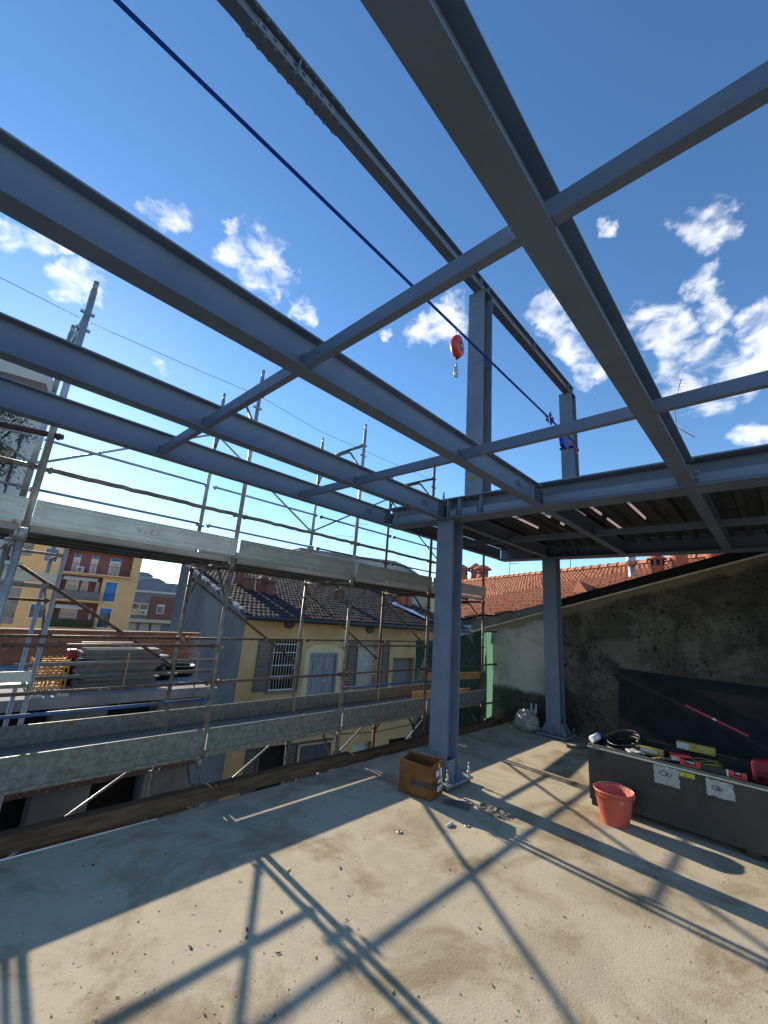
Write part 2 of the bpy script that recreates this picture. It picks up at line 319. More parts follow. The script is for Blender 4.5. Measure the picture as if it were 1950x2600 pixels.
# ------------------------------------------------------------------ mesh helpers
class MB:
    def __init__(s): s.v = []; s.f = []; s.sm = []
    def add(s, vs, fs, smooth=False):
        o = len(s.v); s.v += [tuple(x) for x in vs]
        for f in fs: s.f.append(tuple(i+o for i in f)); s.sm.append(smooth)
        return s
    def box(s, a, b):
        x0, x1 = sorted((a[0], b[0])); y0, y1 = sorted((a[1], b[1])); z0, z1 = sorted((a[2], b[2]))
        return s.add([(x0,y0,z0),(x1,y0,z0),(x1,y1,z0),(x0,y1,z0),(x0,y0,z1),(x1,y0,z1),(x1,y1,z1),(x0,y1,z1)],
              [(3,2,1,0),(4,5,6,7),(0,1,5,4),(1,2,6,5),(2,3,7,6),(3,0,4,7)])
    def obox(s, c, u, v, w):
        """box centred at c with half-vectors u, v, w"""
        c, u, v, w = map(Vector, (c, u, v, w))
        if u.cross(v).dot(w) < 0: u = -u
        pts = [c-u-v-w, c+u-v-w, c+u+v-w, c-u+v-w, c-u-v+w, c+u-v+w, c+u+v+w, c-u+v+w]
        return s.add(pts, [(3,2,1,0),(4,5,6,7),(0,1,5,4),(1,2,6,5),(2,3,7,6),(3,0,4,7)])
    def tube(s, p, q, r, n=10, r2=None, caps=True):
        return s.path([p, q], r, n, caps, r2)
    def path(s, pts, r, n=8, caps=True, r2=None):
        pts = [Vector(x) for x in pts]; o = len(s.v); k = len(pts)
        prev = None
        for i, p in enumerate(pts):
            t = (pts[min(i+1, k-1)] - pts[max(i-1, 0)]).normalized()
            if prev is None:
                a = t.orthogonal().normalized()
            else:
                a = (prev - t*prev.dot(t)); a = a.normalized() if a.length > 1e-6 else t.orthogonal().normalized()
            prev = a; b = t.cross(a)
            rr = r if r2 is None else r + (r2-r)*i/(k-1)
            for j in range(n):
                th = 2*math.pi*j/n; s.v.append(tuple(p + a*rr*math.cos(th) + b*rr*math.sin(th)))
        for i in range(k-1):
            for j in range(n):
                s.f.append((o+i*n+j, o+i*n+(j+1) % n, o+(i+1)*n+(j+1) % n, o+(i+1)*n+j)); s.sm.append(True)
        if caps:
            s.f.append(tuple(o+j for j in reversed(range(n)))); s.sm.append(False)
            s.f.append(tuple(o+(k-1)*n+j for j in range(n))); s.sm.append(False)
        return s
    def prism(s, poly, d):
        """polygon (list of 3D points) extruded by vector d"""
        d = Vector(d); n = len(poly); a = [Vector(x) for x in poly]
        nr = Vector((0, 0, 0))
        for i in range(n): nr += a[i].cross(a[(i+1) % n])
        if nr.dot(d) > 0: a.reverse()
        vs = a + [x+d for x in a]
        fs = [tuple(range(n)), tuple(reversed(range(n, 2*n)))]
        for i in range(n):
            j = (i+1) % n; fs.append((j, i, i+n, j+n))
        return s.add(vs, fs)
    def lathe(s, c, prof, n=20, smooth=True, axis=None):
        c = Vector(c); o = len(s.v); k = len(prof)
        for r, z in prof:
            for j in range(n):
                th = 2*math.pi*j/n; s.v.append((c.x+r*math.cos(th), c.y+r*math.sin(th), c.z+z))
        for i in range(k-1):
            for j in range(n):
                s.f.append((o+i*n+j, o+i*n+(j+1) % n, o+(i+1)*n+(j+1) % n, o+(i+1)*n+j)); s.sm.append(smooth)
        return s
    def mesh(s, name):
        me = bpy.data.meshes.new(name); me.from_pydata(s.v, [], s.f); me.polygons.foreach_set('use_smooth', s.sm); me.update(); return me
    def build(s, name, mat, parent=None, bevel=0):
        me = s.mesh(name); me.materials.append(MATS[mat])
        return link(name, me, parent, bevel)
def link(name, me, parent=None, bevel=0):
    o = bpy.data.objects.new(name, me); C.objects.link(o)
    if parent is not None:
        o.parent = parent; o.matrix_parent_inverse = wm(parent).inverted()
    if bevel:
        b = o.modifiers.new('bevel', 'BEVEL'); b.width = bevel; b.segments = 2; b.limit_method = 'ANGLE'
    return o
def wm(o):
    m = Matrix.LocRotScale(o.location, o.rotation_euler, o.scale)
    return (wm(o.parent) @ o.matrix_parent_inverse @ m) if o.parent else m
def tag(o, label, cat=None, group=None, kind=None):
    if label: o['label'] = label
    if cat: o['category'] = cat
    if group: o['group'] = group
    if kind: o['kind'] = kind
    return o
def thing(name, loc, label, cat, group=None):
    o = bpy.data.objects.new(name, None); C.objects.link(o); o.location = loc; o.empty_display_size = .1
    return tag(o, label, cat, group)
def place(name, me, parent, loc, rot=None):
    """a copy of a shared mesh as a child at a world position"""
    o = bpy.data.objects.new(name, me); C.objects.link(o); o.parent = parent; o.matrix_parent_inverse = wm(parent).inverted()
    o.location = loc
    if rot is not None: o.rotation_euler = rot
    return o
def struct(o): o['kind'] = 'structure'; return o
def text_mesh(txt, size):
    cu = bpy.data.curves.new('t', 'FONT'); cu.body = txt; cu.size = size; cu.align_x = 'CENTER'; cu.align_y = 'CENTER'; cu.extrude = .0008
    o = bpy.data.objects.new('t', cu); C.objects.link(o)
    dg = bpy.context.evaluated_depsgraph_get(); me = bpy.data.meshes.new_from_object(o.evaluated_get(dg))
    bpy.data.objects.remove(o); return me
def lettering(name, txt, size, mat, parent, origin, right, up):
    me = text_mesh(txt, size); me.materials.clear(); me.materials.append(MATS[mat])
    r = Vector(right).normalized(); u = Vector(up).normalized(); n = r.cross(u)
    me.transform(Matrix.Translation(Vector(origin)) @ Matrix((r, u, n)).transposed().to_4x4())
    return link(name, me, parent)
# shared small meshes
def hex_mesh(name, r, h, mat, axis='z', washer=True):
    b = MB(); n = 6
    b.tube((0, 0, 0), (0, 0, h), r, 6)
    if washer: b.tube((0, 0, -.001), (0, 0, h*.25), r*1.45, 12)
    me = b.mesh(name); me.materials.append(MATS[mat])
    if axis == 'y': me.transform(Matrix.Rotation(R(90), 4, 'X'))      # head towards -y
    if axis == 'x': me.transform(Matrix.Rotation(R(-90), 4, 'Y'))     # head towards -x
    if axis == '-z': me.transform(Matrix.Rotation(R(180), 4, 'X'))
    return me
BOLT_Y = hex_mesh('bolt', .014, .014, 'bolt', 'y'); BOLT_X = hex_mesh('bolt', .014, .014, 'bolt', 'x')
BOLT_D = hex_mesh('bolt', .016, .018, 'bolt', '-z')

# ------------------------------------------------------------------ the setting: floor slab, courtyard, hills
def setting():
    g = MB().add([(-600, -600, -9.3), (600, -600, -9.3), (600, 900, -9.3), (-600, 900, -9.3)], [(0, 1, 2, 3)]).build('ground', 'ground'); struct(g)
    b = MB().box((-5, -6, -.28), (7.95, 3.905, 0)); f = b.build('floor', 'concrete_floor'); struct(f)
    # the storey below, seen past the slab edge
    w = MB().box((-5, -6, -9.3), (7.95, 3.70, -.281)).build('lower_storey_wall', 'concrete_grey'); struct(w)
    h = MB(); pts = []
    rnd = random.Random(3)
    for i in range(41):
        az = R(20 + i*3); d = 420
        z = 11 + 3*math.sin(i*.9) + rnd.uniform(-1.5, 1.5)
        pts.append((d*math.cos(az), d*math.sin(az), z))
    for i in range(40):
        a, c = pts[i], pts[i+1]
        h.add([a, c, (c[0], c[1], -9.5), (a[0], a[1], -9.5), (a[0]*1.3, a[1]*1.3, -9.5), (c[0]*1.3, c[1]*1.3, -9.5)], [(3, 2, 1, 0), (0, 1, 5, 4)], True)
    struct(h.build('hills', 'hill'))
setting()

# ------------------------------------------------------------------ structural steel
ZB = 2.985                                   # underside of the first-floor beams
def ibeam_parts(root, axis, a0, a1, c, zb, h, b, tf, tw, mat='steel'):
    """axis 'x': runs a0..a1 along x at y=c; axis 'y': runs along y at x=c"""
    def bx(lo, hi, z0, z1, name):
        m = MB().box((a0, lo, z0), (a1, hi, z1)) if axis == 'x' else MB().box((lo, a0, z0), (hi, a1, z1))
        return m.build(name, mat, root)
    bx(c-b/2, c+b/2, zb, zb+tf, 'bottom_flange'); bx(c-b/2, c+b/2, zb+h-tf, zb+h, 'top_flange')
    bx(c-tw/2, c+tw/2, zb+tf, zb+h-tf, 'web')
XE, XE2 = 4.30, 7.62
EH, EB = .262, .28
def main_beams():
    spec = [('A', 1.751, 'long grey roof beam nearest the middle, reaching from top left edge to the bolted joint', True),
            ('B', 3.003, 'grey roof beam ending above the front column', True),
            ('C', 3.937, 'outermost grey roof beam beside the scaffold', True),
            ('G', .440, 'wide grey roof beam passing almost overhead on the right', False)]
    for k, y, lab, ok in spec:
        r = thing('roof_beam', (-2, y, ZB), lab, 'beam', 'long roof beams over the slab')
        ibeam_parts(r, 'x', -3.2, XE-EB/2-.004, y, ZB, .22, .11, .0095, .0062)
        # bolted web cleat at the cross beam
        xe = XE-EB/2
        MB().box((xe-.085, y-.0031-.010, ZB+.03), (xe+.10, y-.0032, ZB+.19)).build('splice_plate', 'steel_dark', r)
        for i in range(3):
            for j in range(3):
                place('bolt', BOLT_Y, r, (xe-.065+i*.05, y-.0132, ZB+.055+j*.052))
        for j in range(3):
            place('bolt', BOLT_X, r, (XE-.006, y-.06, ZB+.055+j*.052))
        if ok:
            cx = {'A': 3.69, 'B': 3.79, 'C': 3.755}[k]
            lettering('handwriting', 'Ok', .095, 'pen', r, (cx, y-.0045, ZB+.115), (1, 0, 0), (.15, 0, 1))
main_beams()
def cross_beam(name, x, lab, y0, y1, detail):
    r = thing('cross_beam', (x, y1, ZB), lab, 'beam', 'cross beams on the columns')
    ibeam_parts(r, 'y', y0, y1, x, ZB, EH, EB, .014, .009)
    if detail:
        # upright closing strip on the bottom flange, interrupted at beams and stiffeners
        xs = x-EB/2+.012
        for a, b in ((3.06, 3.87), (2.80, 2.90), (2.50, 2.72), (1.80, 2.42), (.52, 1.69), (-1.6, .37)):
            MB().box((xs, a, ZB+.022), (xs+.006, b, ZB+.105)).build('closing_strip', 'steel_light', r)
        for ys in (2.93, 2.76, 2.46):
            MB().box((x-EB/2+.003, ys-.005, ZB+.0143), (x-.0048, ys+.005, ZB+EH-.0143)).build('stiffener', 'steel_light', r)
        for ys in (2.66, 2.55):
            place('bolt', BOLT_D, r, (x-.08, ys, ZB+EH-.0145))
    else:
        for ys in (3.05, 2.95, 2.7, 2.5):
            MB().box((x-EB/2+.003, ys-.005, ZB+.0143), (x-.0048, ys+.005, ZB+EH-.0143)).build('stiffener', 'steel', r)
    return r
cross_beam('E', XE, 'near cross beam with pale closing strip, resting on the front column', -2.0, 4.0, True)
cross_beam('E2', XE2, 'far cross beam at the back of the deck, resting on the rear column', -2.0, 4.0, False)
def bay_beams():
    for y, lab in ((3.937, 'short outer deck beam at the left rim of the covered bay'), (3.003, 'short deck beam running back beside the front column'),
                   (1.751, 'short deck beam continuing the middle roof beam under the deck'), (.440, 'short deck beam continuing the overhead roof beam under the deck')):
        r = thing('deck_beam', (XE+.2, y, ZB), lab, 'beam', 'short beams under the steel deck')
        ibeam_parts(r, 'x', XE+.0055 if False else XE+EB/2+.004, XE2-EB/2-.004, y, ZB+.002, .20, .10, .0095, .0062)
bay_beams()
def channel(x, y0, y1, lab, group):
    """UPN 80: web to the camera side"""
    r = thing('purlin', (x, (y0+y1)/2, ZB+.012), lab, 'purlin', group)
    z = ZB+.012
    MB().box((x, y0, z), (x+.006, y1, z+.078)).build('web', 'steel', r)
    MB().box((x+.0061, y0, z), (x+.042, y1, z+.008)).build('bottom_flange', 'steel', r)
    MB().box((x+.0061, y0, z+.07), (x+.042, y1, z+.078)).build('top_flange', 'steel', r)
    for ys, d in ((y0, 1), (y1, -1)):
        MB().box((x-.004, ys-.003*d, z-.002), (x+.05, ys+.0025*d, z+.09)).build('end_plate', 'steel_dark', r)
ys = [-1.6, .440, 1.751, 3.003, 3.937]
nm = ['right of the overhead beam', 'between the overhead and the middle beam', 'between the middle beam and the front column beam', 'between the front column beam and the outermost beam']
for x, w in ((1.062, 'near'), (2.618, 'second')):
    for i in range(4):
        channel(x, ys[i]+(.008 if i else 0), ys[i+1]-.008, '%s row purlin %s' % (w, nm[i]), 'channel purlins between the roof beams')
for i in range(4):
    channel(5.93, ys[i]+(.008 if i else 0), ys[i+1]-.008, 'purlin under the steel deck, %s' % nm[i], 'channel purlins under the deck')

def column(cx, cy, z0, z1, lab, base, group, name='column', cap=False):
    r = thing(name, (cx, cy, z0), lab, 'column', group)
    d, b, tf, tw = .23, .24, .012, .0075
    MB().box((cx-d/2, cy-b/2, z0), (cx-d/2+tf, cy+b/2, z1)).build('flange', 'steel', r)
    MB().box((cx+d/2-tf, cy-b/2, z0), (cx+d/2, cy+b/2, z1)).build('flange', 'steel', r)
    MB().box((cx-d/2+tf, cy-tw/2, z0), (cx+d/2-tf, cy+tw/2, z1)).build('web', 'steel', r)
    for sx in (-1, 1):
        MB().path([(cx+sx*(d/2+.004), cy-b/2+.235*k/12+.002*(k % 2), z0+.005+.0015*(k % 3)) for k in range(13)], .005, 5).build('weld_bead', 'steel_light', r)
    if cap:
        MB().box((cx-d/2-.004, cy-b/2-.004, z1), (cx+d/2+.004, cy+b/2+.004, z1+.015)).build('cap_plate', 'steel', r)
    if base:
        h = .245; zp = base
        MB().box((cx-h, cy-h, zp), (cx+h, cy+h, zp+.025)).build('base_plate', 'steel_light', r)
        MB().box((cx-d/2+tf+.001, cy-b/2+.012, z0+.001), (cx+d/2-tf-.001, cy-b/2+.022, z0+.17)).build('stiffener', 'steel_light', r)
        for sy in (-1, 1):
            for sx in (-1, 1):
                x0 = cx+sx*(d/2-.02)
                m = MB().prism([(x0-.005, cy+sy*(b/2+.001), z0+.001), (x0-.005, cy+sy*(h-.03), z0+.001), (x0-.005, cy+sy*(h-.03), z0+.02), (x0-.005, cy+sy*(b/2+.001), z0+.17)], (.01, 0, 0))
                m.build('gusset', 'steel_light', r)
        for sx in (-1, 1):
            x0 = cx+sx*(d/2+.001)
            m = MB().prism([(x0, cy-.005, z0+.001), (x0+sx*.10, cy-.005, z0+.001), (x0+sx*.10, cy-.005, z0+.02), (x0, cy-.005, z0+.15)], (0, .01, 0)); m.build('gusset', 'steel_light', r)
        for sx in (-1, 1):
            for sy in (-1, 1):
                bx, by = cx+sx*(h-.035), cy+sy*(h-.035)
                a = MB().tube((bx, by, 0), (bx, by, z0+(.135 if cx < 5 else .10)), .011, 10).build('anchor_bolt', 'zinc' if cx < 5 else 'bolt', r)
                MB().tube((bx, by, z0+.0255), (bx, by, z0+.05), .021, 6).build('nut', 'zinc', a)
                MB().tube((bx, by, max(.001, zp-.024)), (bx, by, zp-.0005), .021, 6).build('nut', 'zinc', a)
    return r
column(4.32, 2.98, .061, ZB, 'front steel column standing beside the cardboard box', .036, 'steel columns on the slab')
column(7.60, 2.98, .046, ZB, 'rear steel column standing at the mouldy wall beside the plastic bag', .021, 'steel columns on the slab')
u1 = column(XE, 2.57, ZB+EH, 6.222, 'upper steel column rising above the front column, behind the red fall arrester', 0, 'upper columns', 'upper_column', True)
u2 = column(XE2, 2.57, ZB+EH, 6.222, 'upper steel column at the far end, where the blue strap is tied', 0, 'upper columns', 'upper_column', True)
for r, x in ((u1, XE), (u2, XE2)):
    MB().obox((x-.1158, 2.60, 5.98), (.0006, 0, 0), (0, .055, 0), (0, -.02, .012)).build('paint_mark', 'yellow_paint', r)
MB().obox((XE-.1158, 2.57, 3.47), (.0006, 0, 0), (0, .1, 0), (0, 0, .022)).build('paint_mark', 'yellow_paint', u1)
def ridge_beam():
    zb = 6.2375; y = 2.547
    r = thing('ridge_beam', (XE, y, zb), 'highest grey beam on the upper columns, with a bolted splice near the top edge', 'beam')
    ibeam_parts(r, 'x', -3, XE2+.16, y, zb, .208, .118, .0098, .0062)
    for x in (XE-.10, XE+.10, XE2-.10, XE2+.1, 5.95, 1.1):
        MB().box((x-.004, y-.057, zb+.0101), (x+.004, y-.0034, zb+.198)).build('stiffener', 'steel_light', r)
    # splice
    x0, x1 = .62, 1.62
    MB().box((x0, y-.062, zb-.0105), (x1, y+.062, zb-.0005)).build('splice_plate', 'steel', r)
    MB().box((x0, y-.062, zb+.2085), (x1, y+.062, zb+.2185)).build('splice_plate', 'steel', r)
    MB().box((x0+.1, y-.0033-.008, zb+.03), (x1-.1, y-.0033, zb+.178)).build('splice_plate', 'steel_light', r)
    for i in range(10):
        x = x0+.05+i*.1
        for dy in (-.045, .045): place('bolt', BOLT_D, r, (x, y+dy, zb-.0106))
        place('bolt', BOLT_D, r, (x, y-.045, zb+.198))
    for i in range(8):
        for j in range(2): place('bolt', BOLT_Y, r, (x0+.15+i*.1, y-.0115, zb+.065+j*.075))
ridge_beam()
def steel_deck():
    z0, z1 = ZB+.215, ZB+.272
    r = thing('steel_deck', (5.9, 1, z0), 'ribbed steel deck over the back bay, seen from below in shade', 'deck')
    rnd = random.Random(5); pitch = .206; y = 4.02; k = 0
    x0, x1 = XE+.02, XE2+.10
    while y > -1.9:
        m = MB()
        for q in range(4):
            ya = y - q*pitch
            # profile going towards -y: valley top (high), rib side facing +y, rib bottom, rib side
            a, b, c, d, e = ya, ya-.085, ya-.110, ya-.165, ya-.190
            lit = (rnd.random() < .6) if ya > 1.3 else rnd.random() < .12
            m.add([(x0, a, z1), (x1, a, z1), (x1, b, z1), (x0, b, z1)], [(0, 1, 2, 3)])
            m.add([(x0, b, z1), (x1, b, z1), (x1, c, z0), (x0, c, z0)], [(0, 1, 2, 3)])
            m.add([(x0, c, z0), (x1, c, z0), (x1, d, z0), (x0, d, z0)], [(0, 1, 2, 3)])
            if lit:
                # cut slit: the added translucent sheet above glows through, drawing a lit stripe
                xa = rnd.uniform(x0+.25, x0+1.0); cuts = [(xa, min(x1-.25, xa + rnd.uniform(.5, 1.3)))]
                if rnd.random() < .6: xc = cuts[0][1]+rnd.uniform(.15, .5); cuts.append((xc, xc+rnd.uniform(.15, .8)))
                u = x0; dm, zm = d+(e-d)*.45, z0+(z1-z0)*.45
                m.add([(x0, d, z0), (x1, d, z0), (x1, dm, zm), (x0, dm, zm)], [(0, 1, 2, 3)])
                for ca, cb in cuts + [(x1, x1)]:
                    ca, cb = min(ca, x1), min(cb, x1)
                    if ca > u: m.add([(u, dm, zm), (ca, dm, zm), (ca, e, z1), (u, e, z1)], [(0, 1, 2, 3)])
                    u = cb
            else: m.add([(x0, d, z0), (x1, d, z0), (x1, e, z1), (x0, e, z1)], [(0, 1, 2, 3)])
            m.add([(x0, e, z1), (x1, e, z1), (x1, ya-pitch, z1), (x0, ya-pitch, z1)], [(0, 1, 2, 3)])
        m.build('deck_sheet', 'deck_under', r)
        y -= 4*pitch; k += 1
    MB().add([(x0, 4.0, z1+.02), (x1, 4.0, z1+.02), (x1, -1.9, z1+.02), (x0, -1.9, z1+.02)], [(0, 1, 2, 3)]).build('glow_sheet', 'glow_sheet', r)
steel_deck()

# ------------------------------------------------------------------ gable wall of the neighbour, its flashing
XW = 7.955
def zt(y): return 1.545 + (4.84-y)*.2963
def gable():
    r = thing('gable_wall', (XW, 2, 0), 'tall plastered party wall spotted with mould behind the rear column', 'wall')
    MB().prism([(XW, 4.50, -.5), (XW, -3, -.5), (XW, -3, zt(-3)), (XW, 4.50, zt(4.50))], (.3, 0, 0)).build('render', 'mould_plaster', r)
    v = MB()
    for i in range(6):
        rr = random.Random(i)
        y = 3.63 - i*.03; h = rr.uniform(.05, .12)
        v.obox((XW-.004, y-.01, .10+i*.01+h/2+.05*(i % 3)), (.006, 0, 0), (0, .016, 0), (0, 0, h/2+.03))
    v.build('flaking_render', 'paper', r)
    MB().box((XW-.006, 3.28, .0), (XW-.001, 3.50, .42)).build('dark_patch', 'tape_black', r)  # thin black sheet on the wall face
    f = thing('roof_flashing', (XW, 3.9, zt(3.9)), 'grey screwed metal verge flashing on the low end of the gable wall', 'flashing', 'verge flashings')
    y0, y1 = 4.85, 3.12
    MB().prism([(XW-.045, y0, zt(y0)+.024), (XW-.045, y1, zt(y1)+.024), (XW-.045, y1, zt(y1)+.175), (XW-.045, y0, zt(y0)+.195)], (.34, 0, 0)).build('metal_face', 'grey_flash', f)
    MB().prism([(XW-.06, y0, zt(y0)), (XW-.06, y1, zt(y1)), (XW-.06, y1, zt(y1)+.0235), (XW-.06, y0, zt(y0)+.0235)], (.35, 0, 0)).build('drip_edge', 'cream_edge', f)
    for i in range(4):
        y = 4.6-i*.42; place('screw', BOLT_X, f, (XW-.0455, y, zt(y)+.10))
    g = thing('roof_flashing', (XW, 1, zt(1)), 'black verge flashing on the high end of the gable wall', 'flashing', 'verge flashings')
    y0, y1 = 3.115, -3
    MB().prism([(XW-.045, y0, zt(y0)+.022), (XW-.045, y1, zt(y1)+.022), (XW-.045, y1, zt(y1)+.178), (XW-.045, y0, zt(y0)+.175)], (.34, 0, 0)).build('black_face', 'black_flash', g)  # high end coloured darker than the low end
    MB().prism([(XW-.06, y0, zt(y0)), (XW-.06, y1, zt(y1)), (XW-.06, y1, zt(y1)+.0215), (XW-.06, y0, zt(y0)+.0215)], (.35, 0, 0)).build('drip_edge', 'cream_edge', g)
gable()

# ------------------------------------------------------------------ scaffold
BX = [-1.455, .345, 2.135, 3.935, 5.735, 7.545]
YF, YB_, YR = 4.35, 5.42, 5.30
ORD = ['leftmost', 'first full', 'second', 'third', 'fourth', 'last']
POSTN = ['off-frame left', 'thick double', 'second', 'third', 'fourth', 'last']
def scaffold_frames():
    for i, x in enumerate(BX):
        if i == 0: continue
        tm = 'tube_grey' if i in (1,) else ('tube' if i < 4 else 'tube_rust')
        where = ['', 'far left beside the bright sun', 'between the grey gable and the first house window', 'in front of the house door and second window', 'just left of the front column', 'at the green netting by the wall'][i]
        for lev, (za, zb) in enumerate(((-1.72, .255), (.26, 2.205), (2.21, 4.5))):
            lv = ['lower', 'middle', 'top'][lev]
            r = thing('scaffold_portal', (x, YF, za), '%s storey scaffold frame %s' % (lv, where), 'scaffold', 'scaffold portal frames')
            rr = .024 if i > 1 else .027
            dx = .0
            for y in (YF, YB_):
                top = zb + (.05 if (lev == 2 and y == YB_) else 0)
                mt = tm if lev < 2 else ('tube_grey' if i < 4 else 'tube_rust')
                p = MB().tube((x+dx, y, za), (x+dx, y, top), rr, 12).build('post', mt, r)
                if lev == 2: MB().tube((x, y, top+.0005), (x, y, top+.10), rr*.8, 10).build('spigot', mt, p)
                else: MB().tube((x, y, zb-.10), (x, y, zb-.002), rr*1.25, 12).build('collar', mt, p)
                for zl in ((za+.62, za+1.02, zb-.28) if lev == 1 else (zb-.25, zb-.42, za+.5)):
                    MB().box((x-.055, y-.012, zl-.012), (x+.055, y+.012, zl+.012)).build('lug', mt, p)
            ztr = zb-.05 if lev < 2 else 4.25
            MB().tube((x, YF+.02, ztr), (x, YB_-.02, ztr), .022, 10).build('transom', tm, r)
            d = .40
            pts = [(x, YF+.024, ztr-.44), (x, YF+.05, ztr-.36), (x, YF+.30, ztr-.06), (x, YF+.36, ztr-.035), (x, YB_-.36, ztr-.035), (x, YB_-.30, ztr-.06), (x, YB_-.05, ztr-.36), (x, YB_-.024, ztr-.44)]
            MB().path(pts, .016, 8).build('arch_brace', tm, r)
scaffold_frames()
def rail(p, q, mat, lab, group='scaffold guard rails', r=.0145, name='guard_rail', cat='guard rail', wavy=0):
    p, q = Vector(p), Vector(q); root = thing(name, p, lab, cat, group)
    if wavy:
        rnd = random.Random(int(p.x*100)); pts = [p.lerp(q, t/24) + Vector((0, rnd.uniform(-wavy, wavy), rnd.uniform(-wavy, wavy))) for t in range(25)]
        MB().path(pts, r, 8).build('tube', mat, root)
    else: MB().tube(p, q, r, 10).build('tube', mat, root)
    d = (q-p).normalized()
    for a, s in ((p, 1), (q, -1)):
        c = a + d*.03*s
        MB().box((c.x-.013, c.y-.026, c.z-.030), (c.x+.013, c.y+.026, c.z+.022)).build('hook', mat, root, .006)
bay = lambda i: 'in the %s scaffold bay' % ['cut-off left', 'left', 'middle', 'right', 'far right'][i]
def rails():
    for i in range(5):
        a, b = BX[i]+.03, BX[i+1]-.03
        mt = 'tube_grey' if i < 3 else 'tube_rust'
        rail((a, YR, 3.237), (b, YR, 3.237), mt, 'high back guard rail %s, top storey' % bay(i))
        rail((a, YR, 2.712), (b, YR, 2.712), mt, 'knee-high back guard rail %s, top storey' % bay(i))
        rail((a, YF, 2.72), (b, YF, 2.72), 'tube', 'crusted front guard rail %s, top storey' % bay(i), r=.021, wavy=.005)
        rail((a, YR, 1.299), (b, YR, 1.299), 'tube_rust', 'rusty back guard rail %s, deck storey' % bay(i))
        if i in (1, 3): rail((a, YF, 1.305), (b, YF, 1.305), 'tube_rust', 'rusty front guard rail %s, deck storey' % bay(i))
        if i: rail((a, YF, .945), (b, YF, .945), 'tube_rust', 'rusty middle guard rail %s, deck storey' % bay(i))
        if i in (1, 3): rail((a, YF, .785 if i < 2 else .765), (b, YF, .785 if i < 2 else .765), 'tube_blue', 'blue painted guard rail %s, above the toe boards' % bay(i))
        # diagonal braces on the back face
        ba, bb = BX[i]+.02, BX[i+1]-.02
        up = i % 2 == 1
        rail((ba, YB_+.03, 3.0 if up else 4.02), (bb, YB_+.03, 4.02 if up else 3.0), mt, 'thin diagonal brace %s, top storey' % bay(i), 'scaffold diagonal braces', .0135, 'diagonal_brace', 'brace')
        rail((ba, YB_+.03, 2.03), (bb, YB_+.03, .975), 'tube_rust', 'rusty diagonal brace %s, deck storey' % bay(i), 'scaffold diagonal braces', .0165, 'diagonal_brace', 'brace')
        rail((ba, YB_+.03, -1.06), (bb, YB_+.03, .02), 'tube_grey', 'thin diagonal brace %s, below the deck' % bay(i), 'scaffold diagonal braces', .0135, 'diagonal_brace', 'brace')
    rail((-1.455, YB_-.2, 3.09), (.42, YF-.03, 3.02), 'tube_red', 'red lacing tube clamped to the thick left posts', 'scaffold guard rails', .024)
rails()
